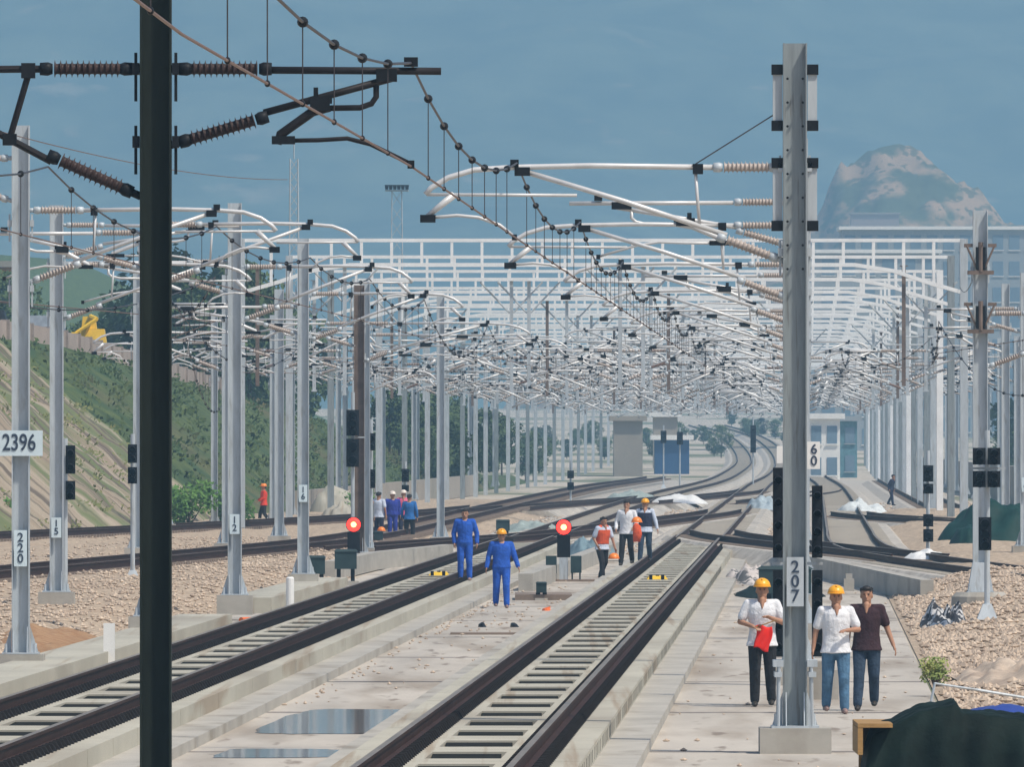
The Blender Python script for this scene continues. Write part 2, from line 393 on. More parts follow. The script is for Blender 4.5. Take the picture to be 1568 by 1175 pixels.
def ballast_track(label, uf, y0, y1, bed=True, group=None, zb=.30, pale=None):
    root = empty('ballasted_track', U(uf(y0), y0), label, 'railway track', group)
    T = root.location.copy()
    def put(mb, name, m):
        mb.v = [tuple(Vector(v) - T) for v in mb.v]; return mb.build(name, m, root)
    ys = ys_range(y0, y1)
    if bed: put(sweep(MB(), uf, ys, [(-2.2, -.05), (-1.55, zb - .03), (1.55, zb - .03), (2.2, -.05)]), 'ballast_bed', BALLGREY)
    mb = MB(); y = y0 + .3
    while y < y1:
        c = U(uf(y), y); du = uf(y + .5) - uf(y - .5) + M
        mb.boxr((c.x, c.y, c.z + zb - .055), (2.5, .26, .1), Matrix.Rotation(-math.atan(du), 3, 'Z'))
        y += .62 if y < 600 else 1.3
    o = put(mb, 'sleeper', pale or SLEEPER); tag(o, kind='stuff')
    for sgn in (-1, 1):
        mb = MB(); sweep(mb, uf, ys, rail_prof(sgn * .7535, zb + .0))
        for fi in range((len(ys) - 1) * 12):
            if fi % 12 == 5: mb.mi[fi] = 1
        mb.v = [tuple(Vector(v) - T) for v in mb.v]; mb.build('rail', [RAIL, RAILTOP], root)
    return root
K = lambda c: (lambda y: c)
uC, uB = K(-3.66), K(-9.1)
slab_track('nearest slab track running from bottom centre, three figures walking on its far part', uC, 50, 402)
slab_track('second slab track left of the nearest one, passing behind the dark foreground mast', uB, 50, 402)
farC = path_fn([(402, -3.66), (700, -3.66), (900, -3.6), (1100, -2.9), (1300, -3.0), (1500, -4.6), (1700, -8), (1900, -14)])
farB = path_fn([(402, -9.1), (600, -9.1), (760, -8.6), (900, -7.6), (1100, -7.1), (1300, -7.0), (1500, -8.8), (1700, -12.2), (1900, -18)])
ballast_track('far stretch of ballasted track that runs on from the nearest slab track and curves left', farC, 402.5, 1900, pale=SLEEPERP)
ballast_track('far stretch of ballasted track that runs on from the left slab track and curves left', farB, 402.5, 1900, pale=SLEEPERP)
uE = path_fn([(200, -27), (250, -22.4), (299, -19.5), (340, -17.3), (375, -15.5), (410, -14.7), (450, -14.6), (800, -14.5), (950, -13)])
ballast_track('long rusty track left of both slab tracks, sweeping in from behind the left masts', uE, 225, 1000, bed=False, zb=.40)
uH = path_fn([(330, -35), (408, -26.7), (455, -22), (493, -18.9), (530, -16.5), (575, -14.9)])
ballast_track('leftmost rusty track at the foot of the rocky slope', uH, 330, 572, bed=False, zb=.42)
uD = path_fn([(180, 14), (240, 8.6), (292, 5.0), (330, 2.6), (353, 1.6), (385, 1.3), (420, 1.3), (800, 1.3), (1000, .5)])
ballast_track('track right of the tall grey mast that bends away to the right edge', uD, 230, 1040, bed=True, zb=.42, pale=SLEEPERP)
uX1 = path_fn([(292, 6.0), (330, 2.9), (353, .9), (385, -1.6), (402, -2.7), (420, -3.4)])
ballast_track('crossover track joining the nearest track to the right one', uX1, 330, 418, zb=.445)
uX2 = path_fn([(350, -14.6), (372, -13.2), (385, -12.1), (419, -9.0), (470, -6.9), (533, -4.4), (560, -3.8)])
ballast_track('long rusty crossover slanting across the left tracks behind the workers', uX2, 366, 556, zb=.335)
uX3 = path_fn([(400, 16), (440, 9.6), (479, 4.4), (500, 2.4), (520, 1.5)])
ballast_track('crossover track entering from the right behind the green tent', uX3, 400, 518, zb=.45)
uX4 = path_fn([(560, -14.2), (600, -12.9), (680, -8.9), (720, -8.3)])
ballast_track('first of the distant crossovers between the left tracks', uX4, 575, 716, zb=.33)
uX5 = path_fn([(620, -8.9), (660, -7.2), (740, -4.2), (780, -3.7)])
ballast_track('second distant crossover, between the two main tracks', uX5, 630, 776, zb=.34)
uX6 = path_fn([(620, -3.4), (660, -2.0), (740, .7), (780, 1.2)])
ballast_track('third distant crossover, right of the main tracks', uX6, 630, 776, zb=.34)
uF = path_fn([(440, 9.6), (520, 7.0), (600, 6.4), (1000, 6.0)])
ballast_track('far right track beyond the portal legs', uF, 470, 980, zb=.3)

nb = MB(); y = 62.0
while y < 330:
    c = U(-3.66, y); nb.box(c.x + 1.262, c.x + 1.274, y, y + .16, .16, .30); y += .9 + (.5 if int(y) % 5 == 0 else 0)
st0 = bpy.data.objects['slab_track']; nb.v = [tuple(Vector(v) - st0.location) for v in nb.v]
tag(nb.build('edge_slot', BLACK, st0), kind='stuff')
# concrete edge walls
def wall(name, label, pts, h, th, m=CONC2, z0=0.0):
    root = MB()
    for (a, b) in zip(pts, pts[1:]):
        A, B = U(*a), U(*b); d = (B - A).normalized(); n = Vector((-d.y, d.x, 0)) * th / 2
        v = []
        for z in (z0, h): v += [(*(A - n).xy, z), (*(B - n).xy, z), (*(B + n).xy, z), (*(A + n).xy, z)]
        root.add(v, [(0,3,2,1),(4,5,6,7),(0,1,5,4),(1,2,6,5),(2,3,7,6),(3,0,4,7)])
    o = root.build(name, m); return tag(o, label, 'wall')
wall('retaining_wall', 'low pale concrete wall holding the ballast of the right-hand crossing track', [(-.9, 356), (0.1, 333), (2.6, 278)], .52, .3)
wall('retaining_wall', 'low pale concrete wall behind the dark cabinets on the left', [(-12.5, 322), (-12.3, 348), (-10.9, 373)], .5, .3)
wall('retaining_wall', 'short concrete wall between the two slab tracks beside the red lamp', [(-6.9, 300), (-6.2, 392)], .42, .35)
wall('cable_trough', 'long pale cable trough beside the left slab track', [(-11.75, 60), (-11.7, 240)], .30, 1.0, CONC)
wall('cable_trough', 'short pale cable trough behind the white posts', [(-11.9, 262), (-11.7, 300)], .33, 1.0, CONC)

# ------------------------------------------------------------------ slopes and hills
def slope_z(x, y):               # rocky cut face, near part
    a = max(0, -24.4 - max(0, 458 - y) * .14 + .2*fbm(x, y, .3) - x); h = min(a * .80, 9.0)
    return h + .18 * fbm(x, y*.15, 1.1) * min(1, a) 
o = field('rocky_slope', lin(-55, -24, 150), lin(404, 522, 60), slope_z, ROCK)
def taper(y): return 1 - max(0, min(1, (y - 780) / 170))
def bench_h(y): return max(2.8, 8.7 - (y - 520) * .0175) * (.25 + .75 * taper(y))
def hill_z(x, y):
    t = -23.0 - 4.3*math.exp(-((y-520)/25)**2); a = max(0, t - x); H = bench_h(y); w = H * 1.35
    if a < w: z = a / 1.35
    elif a < w + 7: z = H
    else: z = H + min((a - w - 7) * .24, 5 * (.25 + .75 * taper(y)))
    return z + (.35 * fbm(x, y, .16) * min(1, a / 3) if not (w - 1 < a < w + 7) else 0) - .05
field('green_hillside', lin(-150, -22, 170), [522 + 7 * i for i in range(70)], hill_z, GRASS)
# wooded low hill behind, left
def low_z(x, y):
    return (24 + 3 * fbm(x, y, .02)) * math.exp(-((x + 88) / 24) ** 2) * math.exp(-((y - 1400) / 240) ** 2) - 1
field('wooded_hill', lin(-230, -30, 60), lin(1000, 1800, 50), low_z, FOLI)
# mountain filling the background
def mt_z(x, y):
    r = min(1, max(0, (y - 5200) / 2000)); e = math.exp(-(x / 1900) ** 4)
    return (r * 440 + 30 * fbm(x, y, .0028, 6) * min(1, r * 3) + 8 * fbm(x, y, .012, 5) * min(1, r * 3)) * e - 2
field('mountain', lin(-2600, 2600, 170), lin(5100, 7400, 90), mt_z, FARHILL, uv=False)
TP = [(-10, 6), (20, 20), (40, 31), (52, 38), (58, 45), (64, 56), (71, 60), (79, 59.5), (87, 54), (97, 45), (115, 31), (150, 20), (200, 4)]
def tan_z(x, y):
    x0 = x / 1.375; d = math.exp(-((y - 3300) / 150) ** 2)
    for (a, ha), (b, hb) in zip(TP, TP[1:]):
        if a <= x0 <= b: break
    t = min(1, max(0, (x0 - a) / (b - a))); t = t*t*(3-2*t)
    return 1.375 * (ha + (hb - ha) * t) * d + (4.2 * fbm(x, y, .04, 6) + 3.4 * fbm(x, y, .16, 6)) * d - 3
field('quarried_hill', lin(-14, 270, 200), lin(3020, 3600, 110), tan_z, TANHILL, uv=False)

# ------------------------------------------------------------------ overhead line parts
ZM, ZC = 6.95, 6.06
def tube_xz(mb, pts, r, n=8): return mb.tube([(x, 0, z) for x, z in pts], ([q * THK for q in r] if isinstance(r, list) else r * THK), n)
THK = 1.0
def insulator_mesh(L, m, r=.075, sheds=11, caps=None):
    mb = MB(); mb.cur = 1
    mb.tube([(-.10, 0, 0), (0, 0, 0)], [.035, .035], 8); mb.tube([(-.02, 0, 0), (.05, 0, 0), (.09, 0, 0)], [.055, .06, .045], 10)
    mb.tube([(L - .09, 0, 0), (L - .05, 0, 0), (L + .02, 0, 0)], [.045, .06, .055], 10)
    mb.cur = 0; pts = []; rs = []
    a, b = .085, L - .085
    for i in range(sheds):
        t = a + (b - a) * i / sheds; st = (b - a) / sheds
        pts += [(t, 0, 0), (t + st*.35, 0, 0), (t + st*.5, 0, 0), (t + st*.62, 0, 0)]; rs += [.045, .05, r, .05]
    mb.tube(pts, rs, 12)
    me = mb.mesh('insulator', [m, caps or STEEL]); me.polygons.foreach_set('use_smooth', [True]*len(me.polygons)); return me
INS = insulator_mesh(.72, CERAM); INSB = insulator_mesh(.72, CERAMBR); INSD = insulator_mesh(.76, CERAMDK, .08, 12, BLACK); INSF = insulator_mesh(.72, CERAM, .07, 5)
def armB(L):       # bent-tube cantilever; wire at x = L
    mb = MB(); s = (L - 1.0) / 2.28
    X = lambda x: 1.0 + (x - 1.0) * s
    tube_xz(mb, [(.92, 6.9), (X(2.4), 6.92), (X(3.3), 6.90), (X(3.75), 6.87), (X(4.05), 6.78), (X(4.25), 6.66), (X(4.32), 6.58)], .033)
    tube_xz(mb, [(.80, 6.1), (X(2.0), 6.50), (X(3.22), 6.87)], .032)
    tube_xz(mb, [(X(2.55), 6.57), (X(4.30), 6.58)], .02, 6)
    tube_xz(mb, [(X(1.17), 6.88), (X(1.12), 6.2)], .02, 6)
    tube_xz(mb, [(X(3.98), 6.58), (X(4.30), 6.32)], [.045, .03])
    tube_xz(mb, [(X(4.33), 6.30), (X(3.95), 6.335), (X(3.70), 6.31), (X(3.45), 6.22), (L, ZC + .02)], .02, 6)
    mb.cur = 1
    mb.box(X(4.2), X(4.38), -.05, .05, 6.25, 6.34); mb.box(L - .05, L + .05, -.05, .05, 6.90, 6.99); mb.box(X(3.1), X(3.28), -.06, .06, 6.80, 6.90)
    mb.box(L - .03, L + .03, -.04, .04, ZC - .02, ZC + .05); mb.box(X(1.08), X(1.2), -.05, .05, 6.82, 6.94)
    return mb
def armA(L):       # straight-tube cantilever with hooked registration tube; wire at x = L
    mb = MB(); s = (L - 1.0) / 1.2
    X = lambda x: 1.0 + (x - 1.0) * s
    tube_xz(mb, [(.97, 6.89), (X(2.46), 6.88)], .032)
    tube_xz(mb, [(.93, 6.52), (X(2.04), 6.82)], .032)
    tube_xz(mb, [(X(1.9), 6.78), (X(1.9), 6.66), (X(1.86), 6.60), (X(1.76), 6.565), (X(1.4), 6.56)], .026, 8)
    tube_xz(mb, [(X(1.5), 6.57), (X(1.35), 6.53), (X(1.07), 6.33), (X(1.05), 6.25)], [.04, .042, .04, .035])
    tube_xz(mb, [(X(1.06), 6.28), (X(1.4), 6.285), (X(1.65), 6.30), (X(1.85), 6.25), (L, ZC + .02)], .02, 6)
    mb.cur = 1
    mb.box(L - .06, L + .06, -.06, .06, 6.92, 7.0); mb.box(X(1.9), X(2.08), -.06, .06, 6.79, 6.90); mb.box(X(1.33), X(1.5), -.06, .06, 6.54, 6.66)
    mb.box(X(1.36), X(1.40), -.03, .03, 6.64, 6.74); mb.box(X(1.48), X(1.52), -.03, .03, 6.6, 6.68)
    mb.box(X(1.0), X(1.2), -.04, .04, 6.25, 6.32); mb.box(L - .03, L + .03, -.04, .04, ZC - .02, ZC + .05)
    return mb
ARM = {}
THK = 1.0
def arm_mesh(kind, L, dark=False):
    k = (kind, round(L, 1), dark, THK)
    if k not in ARM:
        mb = armA(k[1]) if kind == 'A' else armB(k[1])
        me = mb.mesh('cantilever_arm', [DARKTUBE if dark else TUBE, BLACK]); me.polygons.foreach_set('use_smooth', [len(p.vertices) == 4 and p.material_index == 0 for p in me.polygons]); ARM[k] = me
    return ARM[k]
def cantilever(parent, kind, L, side, dark=False, dz=0.0, off=0.0, sub=True, x0=0.0, ins=None):
    """side +1: towards +x.  Arm under its mast, insulators under the arm."""
    a = link('cantilever_arm', arm_mesh(kind, L, dark), parent, (x0 + off * side, 0, dz)); a.scale = (side, 1, 1)
    im = ins or (INSD if dark else INS)
    i1 = link('insulator', im, a if sub else parent); i2 = link('insulator', im, a if sub else parent)
    z1 = 6.9; zb, ang = (5.83, 20.5) if kind == 'B' else (6.27, 16.5)
    for i, z, an in ((i1, z1, 0), (i2, zb, ang)):
        i.location = (.22 if sub else x0 + side*.22, 0, z); i.rotation_euler = (0, -R(an), 0)
        if not sub: i.scale = (side, 1, 1); i.rotation_euler = (0, -R(an) * side, 0)
    return a
def hbeam(mb, w, d, h, z0=0, t=.016):
    mb.box(-w/2, -w/2 + t, -d/2, d/2, z0, z0 + h); mb.box(w/2 - t, w/2, -d/2, d/2, z0, z0 + h)
    mb.box(-w/2 + t, w/2 - t, -.006, .006, z0, z0 + h)
    return mb
MASTM = {}
def post_mesh(w, h, m):
    k = (round(w, 2), round(h, 1), m.name)
    if k not in MASTM:
        mb = hbeam(MB(), w, w * .95, h, .30); MASTM[k] = mb.mesh('post', m)
    return MASTM[k]
bp = MB(); bp.box(-.28, .28, -.28, .28, .30, .325)
for sx in (-1, 1):
    for sy in (-1, 1): bp.tube([(sx*.22, sy*.22, .20), (sx*.22, sy*.22, .46)], .02, 6)
    bp.add([(sx*.145, -.006, .325), (sx*.27, -.006, .325), (sx*.145, -.006, .72), (sx*.145, .006, .325), (sx*.27, .006, .325), (sx*.145, .006, .72)], [(0,1,2),(3,5,4),(0,3,4,1),(1,4,5,2),(2,5,3,0)])
    bp.add([(sx*.10, -.145, .325), (sx*.10, -.27, .325), (sx*.10, -.145, .72), (sx*.112, -.145, .325), (sx*.112, -.27, .325), (sx*.112, -.145, .72)], [(0,1,2),(3,5,4),(0,3,4,1),(1,4,5,2),(2,5,3,0)])
BASEM = bp.mesh('base_plate', STEEL)
FOOTM = MB().box(-.36, .36, -.36, .36, -.1, .296).mesh('footing', CONC2)
def brk(m, up):
    mb = MB(); mb.box(.142, .20, -.09, .09, -.05, .05); mb.box(.16, .185, -.03, .03, -.28, -.052); mb.box(.16, .185, -.03, .03, .052, .14)
    return mb.mesh('arm_bracket', m)
BRACK = brk(STEEL, 1); BRACKD = brk(BLACK, 1)
def mast(label, u, D, h=8.3, w=.28, m=None, arms=(), z=0.0, group='overhead line masts beside the tracks', plate=None, foot=True, dark=False):
    r = empty('catenary_mast', U(u, D, z), label, 'mast', group)
    link('post', post_mesh(w, h - .3, m or STEEL), r)
    link('base_plate', BASEM, r)
    if foot: link('footing', FOOTM, r)
    for zz in ((6.9, 6.27 if dark else 5.9) if arms else ()):
        for sd_ in (-1, 1):
            bo = link('arm_bracket', BRACKD if dark else BRACK, r, (0, 0, zz)); bo.scale = (sd_, 1, 1)
    for a in arms:
        kind, L, side = a[:3]; dz = a[3] if len(a) > 3 else 0
        cantilever(r, kind, L, side, dark, dz, ins=a[4] if len(a) > 4 else None)
    if plate:
        txt, zc, size = plate; hh = size * .80 * len(txt)
        pl = MB().box(-.10, .10, -w*.475 - .022, -w*.475 - .004, zc - hh/2 - .05, zc + hh/2 + .05).build('number_plate', PLATE if txt != '207' else STEEL, r)
        text_on(pl, txt, size, (0, -w*.475 - .028, zc), True)
    return r

G1 = 'overhead line masts beside the tracks'
mast('very dark mast in the foreground with black cantilevers on both sides', -5.65, 107, 11.0, .27, DARK, [('A', 2.2, 1)], plate=None, dark=True)
fg = bpy.data.objects['catenary_mast']
# left arm of the foreground mast (slopes the other way)
lb = MB()
tube_xz(lb, [(-.95, 6.9), (-3.6, 6.88)], .032); tube_xz(lb, [(-.9, 6.1), (-1.5, 6.42), (-3.3, 6.86)], .032); tube_xz(lb, [(-1.10, 6.85), (-1.26, 6.3)], .028)
lb.cur = 1; lb.box(-1.32, -1.2, -.05, .05, 6.24, 6.34); lb.box(-1.16, -1.04, -.05, .05, 6.82, 6.95); lb.box(-3.5, -3.38, -.05, .05, 6.9, 7.0)
la = lb.build('cantilever_arm', [DARKTUBE, BLACK], fg)
i1 = link('insulator', INSD, la, (-.22, 0, 6.9)); i1.scale = (-1, 1, 1)
i2 = link('insulator', INSD, la, (-.22, 0, 5.84)); i2.scale = (-1, 1, 1); i2.rotation_euler = (0, R(24), 0)
# number 207
m207 = mast('grey steel mast numbered 207 standing beside the walking men at the right', -.19, 146, 8.36, .28, STEELDK, [('B', 3.27, -1, 0, INS)], plate=('207', 2.02, .20))
for zc, hh in ((7.72, .66), (6.58, .74)):
    for s in (-1, 1):
        gb = MB(); gb.box(min(s*.15, s*.26), max(s*.15, s*.26), -.06, .06, zc - hh/2 + .06, zc + hh/2 - .06)
        gb.cur = 1
        for zz in (zc - hh/2, zc + hh/2): gb.box(min(s*.145, s*.275), max(s*.145, s*.275), -.09, .09, zz - .06, zz + .06)
        gb.build('clamp_channel', [STEEL, BLACK], m207)
for s in (-1, 1):
    for k in range(9): MB().tube([(s*.09, -.15, 5.7 + k*.28), (s*.09, -.11, 5.7 + k*.28)], .016, 6).build('bolt', BLACK, m207)
st = MB(); st.box(-.42, .42, -.42, .42, -.04, .30); st.build('plinth', CONC2, m207); [bpy.data.objects.remove(c) for c in list(m207.children) if c.name.startswith('footing')]
tc = MB().tube([(-.2, 0, 7.55), (-1.2, 0, 6.92)], .008, 6).build('stay_wire', WIREDK, m207)
an = MB()
for s in (-1, 1):
    for k in (-1, 1):
        an.tube([(s*.20, k*.26 - .0, .25), (s*.19, k*.26, 1.05)], .018, 6); an.box(s*.20 - .045, s*.20 + .045, k*.26 - .04, k*.26 + .04, .9, .96)
    an.box(min(s*.14, s*.26), max(s*.14, s*.26), -.28, .28, 1.02, 1.10)
an.build('anchor_bolt', STEEL, m207)
row_r = [(186, 8.2), (228, 8.3), (270, 8.2), (312, 8.3), (355, 8.2), (405, 8.3)]
ords = ['first', 'second', 'third', 'fourth', 'fifth', 'sixth']
for k, (D, h) in enumerate(row_r):
    mast('mast hidden in line behind mast 207, %s of that row' % ords[k], -.19, D, h, .28, None, [('B', 3.27, -1), ('A', 3.0, -1, .35)] if k % 2 == 0 else [('B', 3.27, -1)])
m220 = mast('grey mast numbered 220 with the 2396 board at the left edge', -12.1, 190, 8.4, .27, None, [('B', 3.0, 1, .2), ('A', 3.1, -1, 1.0)], z=.1, plate=('220', 1.92, .19))
pb = MB().box(-.62, .34, -.175, -.15, 3.335, 3.725).build('kilometre_board', PLATE, m220); tx = text_on(pb, '2396', .36, (-.02, -.182, 3.53)); tx.scale = (.72, 1, 1)
mast('mast hidden behind the dark foreground mast, its white arms showing left and right', -11.9, 223, 8.2, .27, None, [('B', 2.9, 1, .45), ('A', 2.6, -1, .3)], z=.2)
mast('second grey mast from the left edge, plate 15 low on it', -15.2, 250, 8.1, .27, None, [('B', 3.0, 1), ('A', 3.2, 1, .8)], z=.3, plate=('15', 1.6, .19))
mast('thick grey mast with plate 12, right of the dark foreground mast', -11.75, 253, 8.3, .28, None, [('B', 2.8, 1, .1), ('A', 3.1, -1, .2)], z=.2, plate=('12', 1.75, .19))
mast('slender pale mast close behind the mast with plate 12', -17.2, 365, 8.2, .26, None, [('A', 2.6, 1), ('B', 3, -1, -.4)], z=.3)
mast('slender mast beside the man in the red shirt', -16.8, 392, 8.1, .30, None, [('B', 2.4, 1, -.2), ('A', 2.6, -1, -.3)], z=.3)
mast('grey mast with a narrow plate just left of the dark cabinets', -11.95, 292, 8.2, .27, None, [('B', 2.85, 1), ('A', 3.1, -1, -.3)], z=.2, plate=('16', 2.2, .19))
mast('thin pale mast seen right of the dark foreground mast at the foot of the slope', -23.2, 446, 8.2, .24, None, [('A', 2.6, 1)], z=.3)
mast('thin pale mast seen left of the dark foreground mast', -19.0, 350, 8.2, .24, None, [('A', 2.6, 1, .3)], z=.3)
mast('brownish mast with a black signal head on it, behind the cabinets', -13.0, 357, 8.0, .30, RUSTPOST, [('B', 3.7, 1), ('A', 2.6, -1)], z=.1)
mast('pale mast just right of the brownish one', -13.35, 372, 8.3, .26, None, [('A', 3.3, 1, -.2)], z=.1)
mast('pale mast further right behind the group of workers', -12.3, 412, 8.3, .26, None, [('B', 3.2, 1)], z=.1)
m2 = mast('stout mast with tensioning gear and a conical foot at the right edge', 3.45, 253, 8.05, .30, None, [('B', 3.2, 1, -.9)], z=.25)
cn = MB(); cn.frustum((0, 0), (.52, .52), (.31, .31), .62, .30); cn.build('flared_foot', STEEL, m2)
cf = MB(); cf.rings([(0, 0, -.2, .62, .62), (0, 0, .22, .58, .58), (0, 0, .31, .48, .48)], 18); cf.build('round_footing', CONC2, m2)
for zc in (7.15, 5.95):
    tg = MB()
    for s in (-1, 1): tg.box(min(s*.16, s*.33), max(s*.16, s*.33), -.1, .1, zc + .20, zc + .27); tg.tube([(s*.28, -.2, zc + .22), (s*.06, -.2, zc - .28)], .022, 6)
    tg.tube([(0, -.22, zc + .3), (0, -.22, zc - .3)], .05, 8); tg.box(-.27, .27, -.25, -.16, zc - .36, zc - .28)
    tg.cur = 1; tg.box(-.10, .10, -.24, -.16, zc - .26, zc + .2)
    tg.build('tensioning_gear', [RUSTPOST, BLACK], m2)
cb = MB(); cb.cur = 0
for k in range(5): cb.box(-.18, .18, -.36, -.17, 0.9+k*.0, 1.0)
mast('slim pale mast at the extreme right edge', 5.95, 345, 7.9, .26, None, [('B', 3.2, 1, .1), ('A', 2.4, -1)], z=.4, plate=('19', 2.0, .19))
mast('pale mast behind the green tent', 6.3, 402, 8.3, .26, None, [('A', 2.4, -1)], z=.4)
for k, D in enumerate((560, 610, 655, 700, 745, 795, 850, 905)):
    mast('distant hazy mast in the row right of the portals', 9.3, D, 8.3 + (k % 3) * .3, .28, None, [('A', 2.5, -1)] if k < 5 else [], group='distant masts right of the portals', foot=False)
for k, D in enumerate((470, 505, 540, 575, 602, 628, 655, 684, 712, 740, 768, 796, 826, 858, 890)):
    mast('distant pale mast in the row on the left of the portals', -22.6 + (k % 2) * .7, D, 8.4 + (k % 3) * .3, .26, None, [('A', 2.5, 1), ('B', 3.2, -1, .4)], group='distant masts left of the portals', foot=False)

# ------------------------------------------------------------------ portals
UL, UR = -20.9, 5.6
def portal_meshes():
    W = UR - UL; zt, zb = 10.95, 10.05
    mb = MB(); n = 24
    for y in (-.28, .28):
        mb.tube([(0, y, zt), (W, y, zt)], .085, 4)
        mb.tube([(.1, y, zb - 1.0), (1.4, y, zb - .62), (2.6, y, zb - .22), (4.0, y, zb), (W - 4.0, y, zb), (W - 2.6, y, zb - .22), (W - 1.4, y, zb - .62), (W - .1, y, zb - 1.0)], .095, 4)
        for k in range(1, n):
            x = W * k / n; zz = zb - (0 if 4 < x < W - 4 else (1 - min(x, W - x) / 4) ** 1.2 * .95)
            mb.tube([(x, y, zz), (x, y, zt)], .072, 4)
    for k in range(0, n + 1):
        x = W * k / n; mb.box(x - .03, x + .03, -.28, .28, zt - .03, zt + .03)
        if 4 < x < W - 4: mb.box(x - .03, x + .03, -.28, .28, zb - .03, zb + .03)
    beam = mb.mesh('beam', WHITE_STEEL)
    c = MB(); c.box(-.14, .14, -.35, -.20, 0, 11.0); c.box(-.14, .14, .20, .35, 0, 11.0)
    for k in range(18):
        z = .4 + k * .6; c.box(-.13, .13, -.2, .2, z, z + .07)
    col = (c.mesh('column', STEEL), c.mesh('column', STEELDK), c.mesh('column', WHITE_STEEL))
    d = MB(); d.box(-.07, .07, -.07, .07, 5.6, 10.0); d.box(-.14, .14, -.14, .14, 9.99, 10.03); d.box(-.11, .11, -.09, .09, 5.55, 5.62)
    for s_ in (-1, 1): d.tube([(s_*.07, 0, 8.7), (s_*1.25, 0, 9.95)], .04, 5)
    d.tube([(-.9, .1, 7.75), (.9, .1, 7.75)], .035, 5); post = d.mesh('drop_post', STEEL)
    d2 = MB(); d2.box(-.07, .07, -.07, .07, 5.6, 10.0); d2.box(-.14, .14, -.14, .14, 9.99, 10.03); postb = d2.mesh('drop_post', RUSTPOST)
    return beam, col, post, postb
PB, PC, PP, PPB = portal_meshes()
PORT = [455, 497, 540, 569, 601, 638, 676, 712, 744, 773, 797, 824, 856, 884, 915, 941, 976, 1010, 1045, 1080, 1115, 1150, 1190, 1235, 1280]
TR = [-18.1, -14.6, -9.1, -3.66, 1.3]
pl_near = ['nearest white lattice portal spanning all the tracks', 'second white portal, right behind the nearest one', 'third white portal from the front']
NTH = [0, 0, 0, 'fourth', 'fifth', 'sixth', 'seventh', 'eighth', 'ninth']
for k, D in enumerate(PORT):
    lab = pl_near[k] if k < 3 else '%s white portal from the front, in the dense run over the tracks' % NTH[k] if k < 9 else ('middle-distance white portal in the dense run behind the third one' if k < 9 else 'far portal fading into the haze at the end of the run')
    THK = 1.0 if D < 480 else (1.35 if D < 620 else 1.7)
    r = empty('portal_gantry', U(UL, D), lab, 'gantry', 'white portals spanning the tracks')
    link('beam', PB, r); link('column', PC[(0, 0, 1)[k % 3]], r, (0, 0, 0)); link('column', PC[(0, 1, 2, 0, 1)[k % 5]], r, (UR - UL, 0, 0))
    for j, t in enumerate(TR):
        side = 1 if (j + k) % 2 else -1
        kind = 'B' if (j * 3 + k) % 3 else 'A'
        L = 3.1 if kind == 'B' else 2.3
        if j == 0: side = 1; kind = 'A'; L = 2.0
        if j == 4 : side = -1
        stag = .2 if k % 2 else -.2
        xp = t + stag - side * L - UL
        dp = link('drop_post', PPB if (j + k) % 4 == 0 else PP, r, (xp, 0, 0))
        cantilever(dp, kind, L, side, False, rnd.choice((0, 0, .25)), sub=False, ins=INSF if D > 600 else (INSB if (j+k) % 3 == 0 else INS))
        if 0 < j:
            cantilever(dp, 'A' if (j + k) % 2 else 'B', 2.3 if (j + k) % 2 else 2.9, -side, False, .3 if k % 2 else 0.1, sub=False, ins=INSF)
        if 0 < j < 4 and D > 500: cantilever(dp, 'A', 2.4, side, False, 1.15 + .2*(k % 3), sub=False, ins=INSF); cantilever(dp, 'B', 2.9, -side, False, 1.5 - .3*(k % 2), sub=False, ins=INSF)
        if k % 3 == 0 and 0 < j < 4: cantilever(dp, 'B', 2.6, side, False, -.75, sub=False, ins=INSF)

# ------------------------------------------------------------------ overhead wires
def overhead(label, sup, near_parts=50, near=True, r=.012, y_to=1100):
    root = empty('overhead_line', (0, 0, 0), label, 'overhead wire')
    P = [U(u, D) for D, u in sup]; mw = []; cw = []; dr = []; cl = MB()
    k = 0
    for i in range(len(P) - 1):
        A, B = P[i], P[i + 1]; L = (B - A).length; n = max(5, int(L / 4.6)); sag = .42 * (L / 40) ** 2
        for j in range(n + (1 if i == len(P) - 2 else 0)):
            t = j / n; q = A.lerp(B, t); z = ZM - 4 * sag * t * (1 - t)
            mw.append((q.x, q.y, q.z + z)); cw.append((q.x, q.y, q.z + ZC))
            if j > 0: dr.append((q.x, q.y, q.z + z, q.z + ZC))
    MB().tube(mw, r, 6, False).build('messenger_wire', WIREDK, root); MB().tube(cw, r * .85, 6, False).build('contact_wire', COPPER, root)
    rest = MB(); rest_c = MB()
    for i, (x, y, z1, z0) in enumerate(dr):
        if i < near_parts:
            mb = MB(); mb.cur = 0; mb.tube([(0, 0, z0 - z1), (0, 0, 0)], .005, 5); mb.cur = 1
            mb.ell((0, 0, 0), (.04, .055, .04), 8, 6); mb.ell((0, 0, z0 - z1), (.02, .035, .024), 8, 6)
            mb.build('dropper', [WIREDK, BLACK], root, loc=(x, y, z1))
        else:
            rest.cur = 0; rest.tube([(x, y, z0), (x, y, z1)], .005, 3); rest.cur = 1; rest.box(x-.03, x+.03, y-.04, y+.04, z1-.03, z1+.03)
    if rest.v: tag(rest.build('dropper', [WIREDK, BLACK], root), kind='stuff')
    return root
pt = [(D, ) for D in PORT]
stg = lambda k: .2 if k % 2 else -.2
def sup_with(near, t): return near + [(D, t + stg(k)) for k, D in enumerate(PORT)]
overhead('copper overhead line above the nearest track, dropping in from the top of the picture', sup_with([(52, -3.5), (72, -3.65), (107, -3.45), (146, -3.46), (186, -3.46), (228, -3.46), (270, -3.46), (312, -3.46), (355, -3.46), (405, -3.46)], -3.66), 55)
